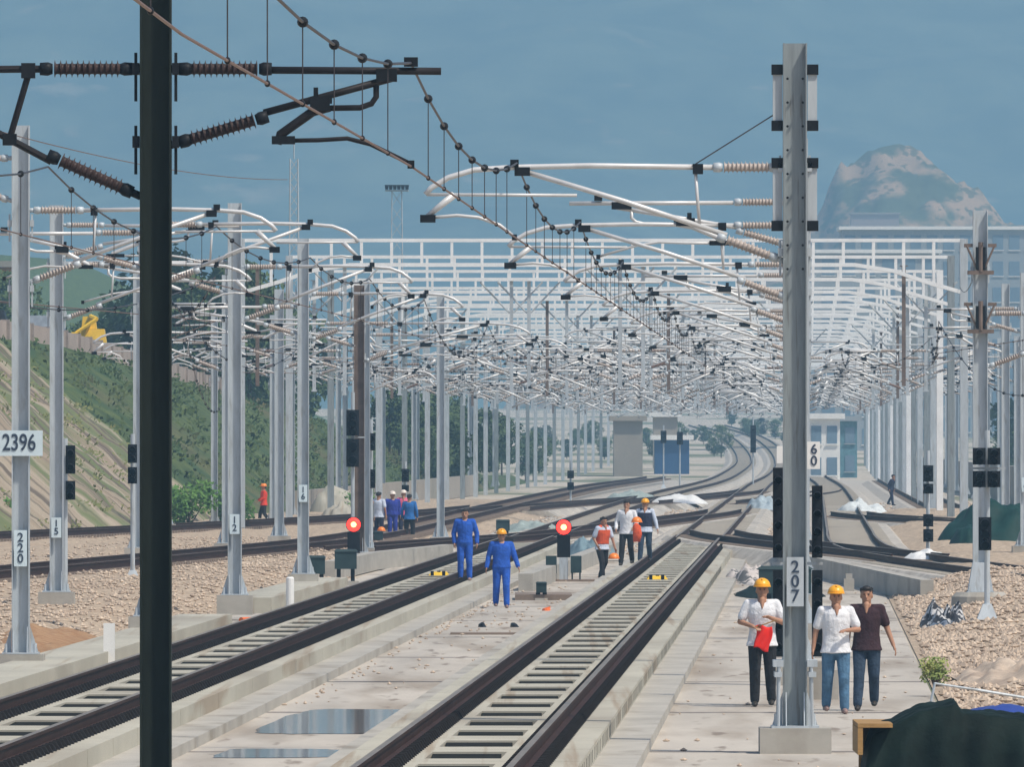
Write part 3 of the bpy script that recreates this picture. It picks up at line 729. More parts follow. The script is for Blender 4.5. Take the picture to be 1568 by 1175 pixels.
overhead('overhead line above the left slab track', sup_with([(107, -9.1), (148, -9.1), (190, -9.1), (223, -9.0), (253, -9.0), (292, -9.1), (357, -9.3), (412, -9.1)], -9.1), 50)
overhead('overhead line above the long rusty left track', sup_with([(190, -15.2), (250, -12.0), (292, -15.05), (365, -14.6), (392, -14.4)], -14.6), 30)
overhead('overhead line above the leftmost track', sup_with([(350, -17.7), (446, -20.6)], -18.1), 10)
overhead('overhead line above the track right of mast 207', sup_with([(253, 6.65), (345, 3.55), (402, 3.9)], 1.3), 30)
def wire(label, pts, r=.01, m=WIREDK):
    return tag(MB().tube(pts, r, 6, False).build('wire', m), label, 'wire')
def sagged(A, B, s, n=14): return [A.lerp(B, t/n) - Vector((0, 0, 4*s*(t/n)*(1-t/n))) for t in range(n+1)]
wire('thin feeder wire passing the mast tops on the left', sagged(at(-40, 190, 170), at(440, 275, 300), .2) , .009, COPPER)
for k in range(3): pass
wire('dark feeder wire running along the right-hand masts', sagged(at(1505, 372, 250), at(1470, 440, 455), .5), .012)

# ------------------------------------------------------------------ lattice towers
def lattice(name, label, u, D, h, w, lamps):
    r = empty(name, U(u, D), label, 'tower'); mb = MB(); hw = w / 2; tw = hw * .6
    def c(sx, sy, t): q = hw + (tw - hw) * t; return (sx*q, sy*q, h*t)
    for sx in (-1, 1):
        for sy in (-1, 1): mb.tube([c(sx, sy, 0), c(sx, sy, 1)], .035, 5)
    n = int(h / w / .9)
    for i in range(n):
        for (a, b) in (((-1, -1), (1, -1)), ((1, -1), (1, 1)), ((1, 1), (-1, 1)), ((-1, 1), (-1, -1))):
            s0, s1 = (a, b) if i % 2 else (b, a); mb.tube([c(*s0, i/n), c(*s1, (i+1)/n)], .022, 4)
    mb.build('lattice', STEEL, r)
    if lamps:
        p = MB(); p.box(-.75, .75, -.5, .5, h, h+.08); p.build('platform', STEEL, r)
        for k in range(6):
            l = MB(); l.frustum((-.65 + k*.26, -.55), (.2, .12), (.26, .2), .3, h + .1); l.build('floodlight', BLACK, r)
    else:
        p = MB(); p.tube([(0, 0, h), (0, 0, h+1.0)], .03, 5); p.build('rod', STEEL, r)
lattice('lattice_tower', 'slender lattice tower rising behind the masts near the man in red', -25.0, 600, 17.2, .62, False)
lattice('floodlight_tower', 'tall lattice tower topped by a ring of floodlights', -26.7, 800, 19.6, 1.05, True)

# ------------------------------------------------------------------ signals
def signal_head(parent, x, z0, z1, w, n, name='signal_head', y=-.2):
    mb = MB(); mb.box(x - w/2, x + w/2, y - .06, y + .06, z0, z1)
    o = mb.build(name, BLACK, parent)
    for i in range(n):
        z = z0 + (z1 - z0) * (i + .5) / n; rr = min(w*.36, (z1 - z0) / n * .42)
        MB().tube([(x, y - .06, z), (x, y - .26, z - .02)], [rr, rr], 12, False).build('hood', BLACK, o)
    return o
def signal(label, u, D, h, heads, w=.36, z=.0, bars=()):
    r = empty('colour_light_signal', U(u, D, z), label, 'signal')
    MB().tube([(0, 0, 0), (0, 0, h)], .055, 10).build('pole', STEEL, r)
    for (x, z0, z1, n) in heads: signal_head(r, x, z0, z1, w, n)
    for b in bars: MB().box(-.35, .35, -.12, -.08, b, b + .04).build('bracket', STEEL, r)
    MB().frustum((0, 0), (.4, .4), (.16, .16), .3).build('foot', STEEL, r)
    return r
# heads on the brownish mast
D = 352
signal('black three-lamp signal in two boxes in front of the brownish mast', -13.0, D, 4.9, [(0, 3.66, 4.4, 3), (0, 2.78, 3.58, 2)], .36, .1, (3.6,))
signal('small black signal behind the brownish mast', -14.0, 395, 4.3, [(0, 3.3, 3.85, 2), (0, 2.1, 2.7, 2)], .26, .0)
s = signal('pair of tall black signals behind mast 207 with the 60 plate', -.19, 172, 4.0, [(-.27, 2.05, 3.30, 4), (-.27, .68, 1.88, 4), (.27, 2.05, 3.05, 4), (.27, .68, 1.88, 4)], .145, .0, (1.95,))
pp = MB().box(.13, .31, -.22, -.20, 3.28, 3.66).build('number_plate', WHITEP, s); text_on(pp, '60', .19, (.225, -.226, 3.47), True)
pp = MB().box(-.29, -.15, -.22, -.20, 3.36, 3.60).build('number_plate', WHITEP, s)
signal('black twin signal in front of the stout mast at the right edge', 3.35, 236, 3.6, [(-.16, 2.95, 3.27, 2), (.12, 2.95, 3.27, 2), (-.16, 2.52, 2.83, 2), (.12, 2.52, 2.83, 2), (-.05, 1.32, 1.95, 3)], .24, .25, (2.86,))
signal('small black signal left of the stout right-hand mast', 3.3, 350, 3.2, [(0, 2.32, 2.78, 2), (0, 1.98, 2.26, 1), (0, 1.05, 1.4, 1), (0, .62, .98, 1)], .28, .15)
signal('black signal at the rightmost edge in front of the slim mast', 6.2, 330, 4.3, [(-.35, 3.3, 3.7, 2), (-.35, 2.85, 3.2, 2)], .26, .3)
signal('black signal box beside the left end of the ladder of tracks', -17.0, 520, 2.6, [(0, 1.75, 2.3, 2), (0, 1.35, 1.62, 1)], .30, .1)
signal('tiny black signal half hidden by the second mast from the left', -15.75, 262, 3.5, [(.12, 2.75, 3.35, 2), (.12, 2.2, 2.6, 2)], .2, .2)
signal('tiny black signal at the left side of the dark foreground mast', -16.4, 300, 3.6, [(0, 2.9, 3.35, 2), (0, 2.4, 2.8, 2)], .22, .2)
signal('small dark signal with a blue box in the distance left of centre', -12.4, 640, 2.5, [(0, 1.0, 1.4, 1), (0, 1.6, 2.0, 1)], .34)
signal('first of two dark signals at the far left of the blue shed', -10.7, 900, 4.6, [(0, 3.3, 4.2, 2)], .42)
signal('second of two dark signals at the far left of the blue shed', -9.2, 870, 4.4, [(0, 3.2, 4.1, 2)], .42)
signal('dark signal right of the blue shed', -4.2, 900, 5.2, [(0, 2.6, 4.6, 3)], .4)
RED = mat('red_lamp', (0.5, 0.02, 0.01), 0.4, 0, 0.05, 1, emit=((1.0, 0.03, 0.02), 3.0)); REDHOT = mat('red_lamp_core', (0.9, 0.2, 0.05), 0.4, 0, 0.05, 1, emit=((1.0, 0.28, 0.08), 9.0))
def dwarf(label, u, D, zl, cab):
    r = empty('dwarf_signal', U(u, D), label, 'signal')
    mb = MB(); mb.box(-.17, .17, -.07, .08, zl - .78, zl - .2); mb.build('signal_head', BLACK, r)
    l = MB().tube([(0, -.08, zl), (0, -.10, zl), (0, -.125, zl)], [.19, .19, .12], 18).build('red_lens', RED, r)
    MB().tube([(0, -.126, zl), (0, -.14, zl)], [.075, .06], 14).build('lamp_core', REDHOT, l)
    hb = MB(); hb.tube([(0, -.07, zl), (0, .1, zl)], [.21, .2], 18); hb.box(-.05, .05, .0, .08, zl - .35, zl - .18); hb.build('lamp_housing', BLACK, r)
    MB().box(-.11, .11, -.07, .07, .05, zl - .78).build('post', STEEL, r)
    if cab:
        for s in (-1, 1):
            c = MB(); c.box(s*.32 - .14, s*.32 + .14, -.14, .14, .22, .66)
            for q in (-1, 1): c.box(s*.32 + q*.1 - .02, s*.32 + q*.1 + .02, -.1, .1, .03, .22)
            c.build('side_box', BOXGREEN, r)
        MB().box(-.8, .8, -.5, .5, -.02, .05).build('base_slab', SLEEPER, r)
    return r
dwarf('glowing red dwarf signal with two side boxes between the tracks', -6.38, 320, 1.40, True)
dwarf('glowing red dwarf signal at the left by the dark cabinets', -12.46, 338, 1.34, False)
def cabinet(label, u, D, w, h, z=0.0, legs=True, d=.5, hood=True, base=False):
    r = empty('equipment_cabinet', U(u, D, z), label, 'cabinet')
    b = MB(); b.box(-w/2, w/2, -d/2, d/2, h*.42, h*.93)
    b.build('box', BOXGREEN, r)
    MB().frustum((0, 0), (w*1.1, d*1.1), (w*.9, d*.9), h*.07, h*.932).build('lid', BOXGREEN, r)
    l = MB()
    for sx in (-1, 1):
        l.box(sx*w*.32 - .05, sx*w*.32 + .05, -d*.3, d*.3, 0.02, h*.42 - .002)
    l.build('legs', BLACK, r)
    MB().box(-w*.6, w*.6, -d*.6, d*.6, -.05, .05).build('base', CONC2, r)
    return r
cabinet('dark green cabinet on two legs right of the narrow-plated mast', -12.1, 303, .46, .78, .05)
c = cabinet('wider dark green cabinet under the left red lamp', -11.7, 312, .55, .85, .05)
cabinet('small dark box standing on a grey slab left of the red lamp', -6.15, 283, .24, .42, .0)
tag(MB().box(-.65, .65, -2.2, 2.2, -.03, .13).build('slab_block', SLEEPER, loc=U(-6.15, 285)), 'flat dark grey slab under the small dark box', 'slab')
cabinet('small dark cabinet by the foot of the distant ladder of tracks', -11.3, 455, .5, .7)
cabinet('grey box beside the left group of workers', -14.2, 400, .8, .5, .2)
cabinet('dark cabinet right of mast 207, behind the helmeted man', -.55, 262, 1.1, 1.0, 0)

# ------------------------------------------------------------------ small trackside things
def post_white(label, u, D, h, r=.07, z=.0):
    mb = MB(); mb.rings([(0, 0, 0, r*1.3, r*1.3), (0, 0, .04, r, r), (0, 0, h - .03, r, r), (0, 0, h, r*.7, r*.7)], 14)
    tag(mb.build('marker_post', WHITEP, loc=U(u, D, z)), label, 'post')
post_white('white marker post beside the orange tube', -11.0, 262, .72, .085, .05)
post_white('white marker post just right of the dark foreground mast', -11.35, 216, .75, .09, .05)
tag(MB().box(-.09, .09, -.05, .05, 0, .75).build('marker_post', WHITEP, loc=U(-11.2, 198, 0)), 'pinkish pale marker peeping out left of the dark foreground mast', 'post')
tag(MB().tube([(-.35, 0, .07), (.1, .6, .07), (.38, 1.5, .08)], .06, 10).build('orange_tube', ORANGE, loc=U(-10.95, 246, .02)), 'short orange tube lying by the white post', 'tube')
def balise(label, u, D):
    r = empty('balise', U(u, D, .345), label, 'balise')
    b = MB(); b.frustum((0, 0), (.50, 1.6), (.38, 1.3), .08); b.build('plate', YELLOW, r)
    k = MB()
    for x, y in ((-.16, -.9), (.12, -.95), (.0, -.6)): k.box(x-.04, x+.04, y-.05, y+.05, 0, .11)
    k.build('bolt_block', BLACK, r)
balise('yellow balise between the rails of the left slab track', -9.1, 303.5)
balise('yellow balise between the rails of the nearest track', -3.66, 295)
def debris(name, label, px, py, D, w, h, m, seed):
    mb = MB(); q = random.Random(seed)
    mb.rings([(0, 0, 0, w/2, .3), (q.uniform(-.03, .03), 0, h*.6, w*.38, .24), (q.uniform(-.05, .05), 0, h, w*.15, .1)], 9)
    for i, v in enumerate(mb.v): mb.v[i] = (v[0]*q.uniform(.85, 1.2), v[1], v[2]*q.uniform(.8, 1.1))
    p = at(px, py, D); p.z = 0; tag(mb.build(name, m, loc=p), label, 'debris')
debris('rag', 'small orange rag on the slab left of the nearest rail', 838, 935, 266, .22, .08, ORANGE, 1)
debris('rag', 'faded pink rag beside the nearest rail', 866, 933, 268, .22, .1, mat('pink_cloth', (.6, .28, .24), .9), 2)
debris('stone', 'dark lump on the slab, left one of two', 739, 961, 243, .16, .09, BLACK, 3)
debris('stone', 'dark lump on the slab, right one of two', 788, 961, 243, .18, .09, BLACK, 4)
for k, (px, py, w) in enumerate(((1102, 1098, .09), (1070, 1125, .08), (585, 1010, .12), (625, 992, .1), (750, 1002, .1), (1165, 1150, .12))):
    pass
tag(MB().box(-.75, .75, -.5, .5, 0, .035).build('plank', SLEEPER, loc=U(-6.05, 234)), 'long flat board across the slab below the two dark lumps', 'board')
# puddles
def puddle(label, px0, px1, y0, y1, seed):
    q = random.Random(seed); D0 = F*CH/(y1-HY); D1 = F*CH/(y0-HY); n = 36; mb = MB(); vs = []
    cx = (px0+px1)/2; Dm = (D0+D1)/2
    for k in range(n):
        t = 2*math.pi*k/n; rr = 1 + .16*math.sin(3*t+seed) + .1*q.uniform(-1, 1)
        sq = lambda v: math.copysign(abs(v)**.45, v)
        D = Dm + (D1-D0)/2*sq(math.sin(t))*(1 + (rr-1)*.3); x = (cx-784)/F*Dm + M*(D-Dm) + (px1-px0)/2/F*Dm*sq(math.cos(t))*(1 + (rr-1)*.5)
        vs.append((x, D, .006))
    mb.add(vs, [tuple(range(n))]); tag(mb.build('puddle', WATER), label, 'puddle', kind='structure')
puddle('shallow puddle on the slab reflecting the sky', 420, 620, 1088, 1126, 3)
puddle('small puddle at the bottom of the slab', 330, 520, 1148, 1162, 8)
# loose stones
def stones(name, label, n, fn, s0, s1, m, seed):
    q = random.Random(seed); mb = MB()
    for _ in range(n):
        p = fn(q); s = q.uniform(s0, s1)
        vs = []
        for v in ((1,0,0),(-1,0,0),(0,1,0),(0,-1,0),(0,0,1),(0,0,-1)):
            vs.append((p[0]+v[0]*s*q.uniform(.6,1.4), p[1]+v[1]*s*q.uniform(.6,1.4), p[2]+v[2]*s*q.uniform(.4,.9)))
        mb.add(vs, [(0,2,4),(2,1,4),(1,3,4),(3,0,4),(2,0,5),(1,2,5),(3,1,5),(0,3,5)])
    tag(mb.build(name, m), kind='stuff')
def fr(q):
    y = q.uniform(150, 300); x = 1.9 + abs(q.gauss(0, 3.2)); p = U(x, y); return (p.x, p.y, rbz(x, y) + .03)
stones('rubble_right', '', 9000, fr, .03, .09, STONE, 5)
def fl(q):
    y = q.uniform(175, 420); x = -12.25 - abs(q.gauss(0, 5)); p = U(x, y); return (p.x, p.y, lbz(x, y) + .02)
stones('rubble_left', '', 9000, fl, .025, .07, STONE, 6)
def fe(q):
    y = q.uniform(385, 700); x = q.uniform(-17, 9); p = U(x, y); return (p.x, p.y, .04)
stones('rubble_far', '', 6000, fe, .04, .12, STONE, 9)
def fs(q):
    y = q.uniform(120, 330); x = q.choice((q.uniform(-7.2, -5.6), q.uniform(-1.85, 1.7), q.uniform(-7.3, -7.0))); y = y if x > -5 or y > 172 else y + 110; p = U(x, y); return (p.x, p.y, .012)
stones('slab_litter', '', 380, fs, .012, .045, STONE, 19)
def heap(name, label, cat, c, rx, ry, h, m, seed, n=26, rough=.25):
    q = random.Random(seed); mb = MB()
    ox, oy = q.uniform(0, 99), q.uniform(0, 99)
    for j in range(n + 1):
        for i in range(n + 1):
            a, b = -1 + 2*i/n, -1 + 2*j/n; r2 = a*a + b*b
            z = max(0, 1 - r2) ** .7 * h * (1 + rough * 1.6 * fbm(a*2 + ox, b*2 + oy, 1.2)) - .03
            mb.v.append((a*rx, b*ry, z))
    for j in range(n):
        for i in range(n): a = j*(n+1)+i; mb.f.append((a, a+1, a+n+2, a+n+1)); mb.mi.append(0)
    o = mb.build(name, m, smooth=True, loc=c); return tag(o, label, cat)
heap('soil_heap', 'rusty red soil heap between the two masts at the left edge', 'heap', U(-13.2, 213, .15), 1.1, 9, .30, SOIL, 1)
heap('soil_heap', 'small red soil patch right of the mast numbered 220', 'heap', U(-12.6, 204, .1), .8, 5, .22, SOIL, 2)
heap('rubble_heap', 'grey rubble heap at the edge of the slab on the right', 'heap', U(3.1, 186, .1), .9, 5, .28, STONE, 3, rough=.6)
heap('tarp_bundle', 'crumpled black and white sheet on the ballast at the right', 'bundle', U(2.55, 238, .05), .48, 2, .34, layer(mat('crumpled_sheet', (.02, .02, .025), .6, 0, .3, 2), (.6, .6, .6), 5, .5, .55), 4, rough=.8)
heap('white_bundle', 'long white wrapped bundle lying across the far tracks', 'bundle', at(1040, 770, 645) * 1 - Vector((0, 0, at(1040, 770, 645).z - .3)), 1.5, 3, .42, WHITEP, 5, rough=.25)
heap('grey_bundle', 'grey wrapped bundle left of mast 207 on the far tracks', 'bundle', Vector(((1168-784)/F*600, 600, .25)), .85, 3, .55, mat('grey_sheet', (.35, .42, .46), .7), 6, rough=.4)
heap('sheet_bundle', 'pale greenish sheet over materials between the far left tracks', 'bundle', Vector(((815-784)/F*470, 470, .2)), 1.1, 6, .35, mat('grey_green_sheet', (.30, .36, .34), .8), 7, rough=.4)
heap('sheet_bundle', 'long greenish sheet over materials beside the far left track', 'bundle', Vector(((965-784)/F*690, 690, .2)), 1.6, 10, .5, mat('grey_green_sheet', (.30, .36, .34), .8), 8, rough=.4)
heap('sheet_bundle', 'blue grey sheet by the tools behind the man with the orange vest', 'bundle', Vector(((905-784)/F*380, 380, .1)), .8, 3, .45, mat('blue_grey_sheet', (.16, .24, .28), .8), 9, rough=.6)
heap('white_bundle', 'white sheet heap at the foot of the right-hand masts', 'bundle', Vector(((1420-784)/F*335, 335, .4)), .7, 2, .26, WHITEP, 10, rough=.3)
heap('white_bundle', 'pale sheet heap on the far right track', 'bundle', Vector(((1320-784)/F*560, 560, .3)), 1.2, 5, .5, mat('pale_sheet', (.62, .66, .66), .8), 11, rough=.5)
heap('black_sheet', 'flat black sheet heap left of the man with the red flag', 'sheet', U(-.75, 292, 0), 1.1, 9, .20, TARPG, 12, rough=.7)
heap('white_heap', 'pile of white and pink rags at the slab end left of mast 207', 'heap', U(-1.5, 318, 0), .8, 5, .3, layer(mat('rags', (.62, .56, .52), .9), (.12, .12, .12), 3, .5, .56), 13, rough=.9)
heap('white_slab', 'white sheet of board leaning behind the left workers', 'sheet', Vector(((515-784)/F*560, 560, 0)), 1.3, 1.5, 1.5, CONC, 14, rough=.12)
heap('white_heap', 'white spoil heap behind the red lamp at the left', 'heap', Vector(((525-784)/F*520, 520, .1)), 1.1, 3, .8, CONC, 15, rough=.3)
heap('green_tent', 'dark green tarpaulin heap between the masts at the right edge', 'tarpaulin', Vector(((1525-784)/F*385, 385, .35)), 1.9, 2.0, 1.35, TARPT, 16, rough=.2)
heap('teal_tent', 'smaller teal tarpaulin tent left of the signal at the right', 'tarpaulin', Vector(((1482-784)/F*372, 372, .35)), .6, 1.5, .8, TARPT, 17, rough=.2)
for k, (px, D, w, h, lab) in enumerate(((1250, 176, .62, .42, 'beige concrete block behind the foot of mast 207'), (1300, 300, .25, .3, 'small beige block on the slab right of mast 207'))):
    mb = MB(); mb.box(-w/2, w/2, -w/2, w/2, 0, h); mb.box(-w*.32, w*.32, -w*.32, w*.32, h + .001, h + .12)
    tag(mb.build('concrete_block', CONC2, loc=((px-784)/F*D, D, 0)), lab, 'block')
# foreground covered load
L0 = Vector(((1440-784)/F*122, 122, 0))
r = empty('covered_load', L0, 'large heap under a dark green tarpaulin on a wooden pallet in the bottom right corner', 'tarpaulin')
mb = MB(); n = 80
def TPF(x):
    P_ = [(-.9, .5), (-.78, .60), (-.70, .84), (-.58, .92), (-.26, 1.08), (.13, 1.17), (.2, 1.06), (.5, 1.05), (.82, 1.02), (1.4, 1.05), (3, .9)]
    for (a, ha), (b, hb) in zip(P_, P_[1:]):
        if a <= x <= b: return ha + (hb - ha) * (x - a) / (b - a)
    return .9
for j in range(n + 1):
    for i in range(n + 1):
        a, b = i/n, j/n; x = -.80 + 3.0*a; y = -.9 + 2.2*b
        prof = TPF(x) ; dip = 0
        e = min(1, min(b, 1-b)/.10, a/.03) ; top = prof + .05*abs(fbm(x, y, 2.6, 3)) - .03 - .05*abs(y - .1)
        z = top * max(0, e) ** .22 if e > 0 else .02
        fold = .04*math.sin(x*16 + 3*math.sin(y*3)) * (1 - e) ; mb.v.append((x + (0 if a > .03 else .0), y + fold, max(.02, z)))
for j in range(n):
    for i in range(n): a = j*(n+1)+i; mb.f.append((a, a+1, a+n+2, a+n+1)); mb.mi.append(0)
mb.build('tarpaulin', TARPG, r, smooth=True)
pl = MB(); pl.box(-.84, -.5, -1.0, .9, .885, .925); pl.box(-.84, -.79, -1.0, .9, .62, .88); pl.box(-.78, -.55, .8, .9, .1, .88)
pl.build('crate_side', WOOD, r)
b = heap('blue_sheet', 'blue tarpaulin showing behind the dark green heap', 'tarpaulin', Vector(((1535-784)/F*134, 134, 0)), 1.15, 1.2, .86, TARPB, 21, rough=.06)
tag(MB().tube([(0, 0, .3), (.10, 0, .8), (.6, .3, .72), (1.6, .5, .55)], .018, 6).build('pole', STEEL, loc=Vector(((1418-784)/F*142, 142, 0.1))), 'bent pole lying over the blue sheet', 'pole')

# ------------------------------------------------------------------ plants
def leaves(mb, c, r, n, s, q, flat=1.0):
    for _ in range(n):
        while True:
            d = Vector((q.uniform(-1, 1), q.uniform(-1, 1), q.uniform(-1, 1)))
            if d.length <= 1: break
        d = d.normalized() * (d.length ** .5)
        p = Vector(c) + Vector((d.x*r[0], d.y*r[1], d.z*r[2])); a = Vector((q.gauss(0,1), q.gauss(0,1), q.gauss(0,1))).normalized(); b = a.orthogonal().normalized(); k = s*q.uniform(.6, 1.4)
        mb.add([p - a*k, p + b*k*.5, p + a*k, p - b*k*.5], [(0, 1, 2, 3)])
def tree_meshes(seed, h, wide, n=90, lf=26, s=.22):
    q = random.Random(seed); cr = MB(); tr = MB()
    tr.tube([(0,0,-.5), (q.uniform(-.1,.1),0,h*.3), (q.uniform(-.2,.2),0,h*.6)], [.16, .11, .05], 7)
    for k in range(5):
        t = q.uniform(0, 6.28); tr.tube([(0,0,h*(.25+.06*k)), (math.cos(t)*wide*.5, math.sin(t)*wide*.5, h*(.5+.06*k))], [.06, .02], 5)
    for _ in range(n):
        t = q.uniform(0, 6.28); rr = q.uniform(0, 1)**.6; zz = q.uniform(.28, 1); w = wide*math.sin(min(3.0, (zz-.2)*3.6))**.6 if zz < .95 else wide*.25
        leaves(cr, (math.cos(t)*rr*w, math.sin(t)*rr*w, h*zz), (h*.1, h*.1, h*.08), lf, s, q)
    return tr, cr
TM = []
for k in range(4):
    tr, cr = tree_meshes(30 + k, 6.0 + k*.6, 2.3 + .3*k); TM.append((tr.mesh('trunk', BARK), cr.mesh('crown', FOLI)))
def tree(label, p, k, sc, group=None, name='tree', ck=None):
    r = empty(name, p, label, 'tree', group, rz=rnd.uniform(0, 6)); r.scale = (sc, sc, sc)
    link('trunk', TM[k][0], r); link('crown', ck or TM[k][1], r)
for k in range(34):
    D = rnd.uniform(640, 980); a = rnd.uniform(16, 60); u = -23 - a; z = hill_z(u, D)
    tree('dark green tree on the hillside above the road at the left', U(u, D, 0) + Vector((0, 0, z - .2)), k % 4, rnd.uniform(.45, .85), 'trees on the left hillside')
for k in range(20):
    D = rnd.uniform(690, 940); px_ = 235 + 10.5*k + rnd.uniform(-5, 5); u = (px_ - 784)/F*D - M*D
    tree('dark tree in the belt between the dark mast and the first portal leg', U(u, D, 0) + Vector((0, 0, max(0, hill_z(u, D)) - .3)), k % 4, rnd.uniform(.95, 1.3), 'tree belt beyond the road wall')
for k in range(26):
    D = rnd.uniform(760, 1070); u = rnd.uniform(-27, -23); z = hill_z(u, D) if D < 1075 else 0
    tree('bushy tree at the hill foot behind the left portal legs', U(u, D, 0) + Vector((0, 0, z - .2)), k % 4, rnd.uniform(.45, .75), 'trees behind the left portal legs')
for k in range(14):
    D = rnd.uniform(650, 980); u = rnd.uniform(13, 30)
    tree('hazy tree behind the right-hand masts', U(u, D, 0), k % 4, rnd.uniform(.7, 1.2), 'trees behind the right masts')
for k in range(34):
    D = rnd.uniform(1350, 1650); px_ = 800 + 16*k + rnd.uniform(-6, 6); p = Vector(((px_ - 784)/F*D, D, gz(D) - .3))
    if 1108 < px_ < 1212: p.y += 330; p.x *= p.y / D; p.z = gz(p.y) - .3
    tree('hazy tree on the skyline beyond the far bend of the tracks', p, k % 4, rnd.uniform(.28, .5), 'skyline trees beyond the bend')
def bush(label, p, w, h, m=FOLIB, seed=1, s=.1, n=1500):
    q = random.Random(seed); mb = MB()
    for _ in range(18): leaves(mb, (q.uniform(-w, w)*.4, q.uniform(-w, w)*.4, q.uniform(.25, .8)*h), (w*.3, w*.3, h*.25), n//18, s, q)
    r = empty('bush', p, label, 'bush'); mb.build('foliage', m, r)
    st = MB()
    for k in range(5): st.tube([(0, 0, 0), (q.uniform(-w, w)*.35, q.uniform(-w, w)*.35, h*.6)], [.03, .01], 5)
    st.build('stem', BARK, r)
bush('bright green bush at the foot of the slope right of the dark mast', U(-23.6, 470, .2), 2.0, 1.9, seed=1)
bush('second bright green bush close to the man in red', U(-23.5, 500, .2), 1.7, 1.5, seed=2)
bush('green bush cut by the left edge behind the tracks', Vector((-783/F*440, 440, .3)), 1.0, 1.3, seed=3)
bush('low green bush behind the grey mast near the white sheets', U(-20.5, 560, .1), 1.8, 1.3, seed=4)
bush('small green weed beside the tarpaulin at the right', Vector(((1432-784)/F*178, 178, .15)), .38, .42, mat('weed', (.14, .22, .06), .8, col2=(.4, .4, .12)), 5, .035, 500)
# scrub over the green hillside
q = random.Random(11); sb = MB()
for _ in range(1500):
    D = q.uniform(526, 900); u = q.uniform(-36, -23); z = hill_z(u, D); p = U(u, D)
    t = -23.0 - 4.3*math.exp(-((D-520)/25)**2); w_ = bench_h(D)*1.35
    if t - u > w_ - .5 or t - u < .2: continue
    leaves(sb, (p.x, p.y, z + .12), (.5, .5, .3), 16, .13, q)
tag(sb.build('hillside_scrub', GRASS), kind='stuff')
q = random.Random(12); sb = MB()
for _ in range(420):
    D = q.uniform(400, 520); u = q.uniform(-35, -24.8); z = slope_z(u, D); p = U(u, D)
    leaves(sb, (p.x, p.y, z + .05), (.4, .5, .14), 12, .09, q)
tag(sb.build('slope_weeds', mat('dry_weed', (.10, .14, .04), .9, col2=(.25, .24, .10))), kind='stuff')

# ------------------------------------------------------------------ road wall, vehicles, buildings
root = empty('road_wall', (0, 0, 0), 'pinkish grey retaining wall of the road on the left hillside', 'wall')
mb = MB(); pil = MB(); D = 524
def wallpt(D): return -23.0 - 4.3*math.exp(-((D-520)/25)**2) - bench_h(D)*1.35
while D < 676:
    a, b = U(wallpt(D) - .3, D), U(wallpt(D + 6) - .3, D + 6); za, zb = bench_h(D), bench_h(D + 6)
    mb.add([(a.x+.12, a.y, za-1.1), (b.x+.12, b.y, zb-1.1), (b.x+.12, b.y, zb+.65), (a.x+.12, a.y, za+.65), (a.x-.12, a.y, za-1.1), (b.x-.12, b.y, zb-1.1), (b.x-.12, b.y, zb+.65), (a.x-.12, a.y, za+.65)],
           [(0,1,2,3),(7,6,5,4),(3,2,6,7),(0,3,7,4),(1,5,6,2)])
    pil.box(a.x-.18, a.x+.22, a.y-.2, a.y+.2, za-1.1, za+.72)
    D += 6
mb.build('panel', mat('wall_render', (.38, .31, .27), .9, 0, .15, .5), root); pil.build('pier', mat('wall_pier', (.30, .25, .22), .9), root)
def vehicle(name, label, cat, D, off, L, W, H, m, cabm):
    u = wallpt(D) - 3.0 - off; p = U(u, D); p.z = bench_h(D)
    r = empty(name, p, label, cat)
    b = MB(); b.rings([(0, 0, .35, W/2, .1)], 4) if False else None
    b.box(-W/2, W/2, -L/2, L/2, .35, H*.55); b.build('body', m, r)
    c = MB(); c.frustum((0, .2), (W*.98, L*.62), (W*.8, L*.45), H*.42, H*.552); c.build('cabin', cabm, r)
    for sx in (-1, 1):
        for sy in (-1, 1): MB().tube([(sx*W*.5, sy*L*.32, .32), (sx*W*.38, sy*L*.32, .32)], .32, 14).build('wheel', BLACK, r)
vehicle('parked_car', 'dark blue grey car behind the road wall left of the dark mast', 'car', 560, 0, 4.4, 1.8, 1.5, mat('car_blue', (.10, .13, .17), .3), BLACK)
vehicle('parked_van', 'grey van behind the road wall just left of the dark mast', 'van', 590, .3, 4.8, 1.9, 2.1, mat('van_grey', (.22, .25, .29), .4), mat('van_grey', (.22, .25, .29), .4))
vehicle('parked_car', 'blue car above the end of the road wall right of the dark mast', 'car', 665, .2, 4.4, 1.8, 1.6, mat('car_teal', (.10, .20, .27), .3), BLACK)
# excavator
EXC = True
p = U(wallpt(575) - 6.6, 575); p.x = (137-784)/F*590; p.y = 590; p.z = 7.7
r = empty('excavator', p, 'yellow excavator on the hillside between the two left masts', 'excavator'); r.scale = (1.3, 1.3, 1.3)
t = MB()
for s in (-1, 1): t.box(s*.55-.16, s*.55+.16, -.9, .9, 0, .38)
t.build('track', BLACK, r)
MB().frustum((.12, 0), (1.0, 1.5), (.85, 1.3), .5, .40).build('body', YELLOW, r); MB().frustum((.0, -.25), (.55, .6), (.45, .5), .45, .91).build('cab', YELLOW, r)
MB().tube([(-.2, -.6, .7), (.1, -1.0, 1.35), (.3, -1.3, 1.25)], [.12, .11, .09], 6).build('boom', YELLOW, r); MB().tube([(.3, -1.3, 1.25), (-.45, -1.5, .75)], [.08, .06], 6).build('stick', YELLOW, r)
MB().frustum((-.5, -1.5), (.35, .4), (.2, .3), .3, .48).build('bucket', YELLOW, r)
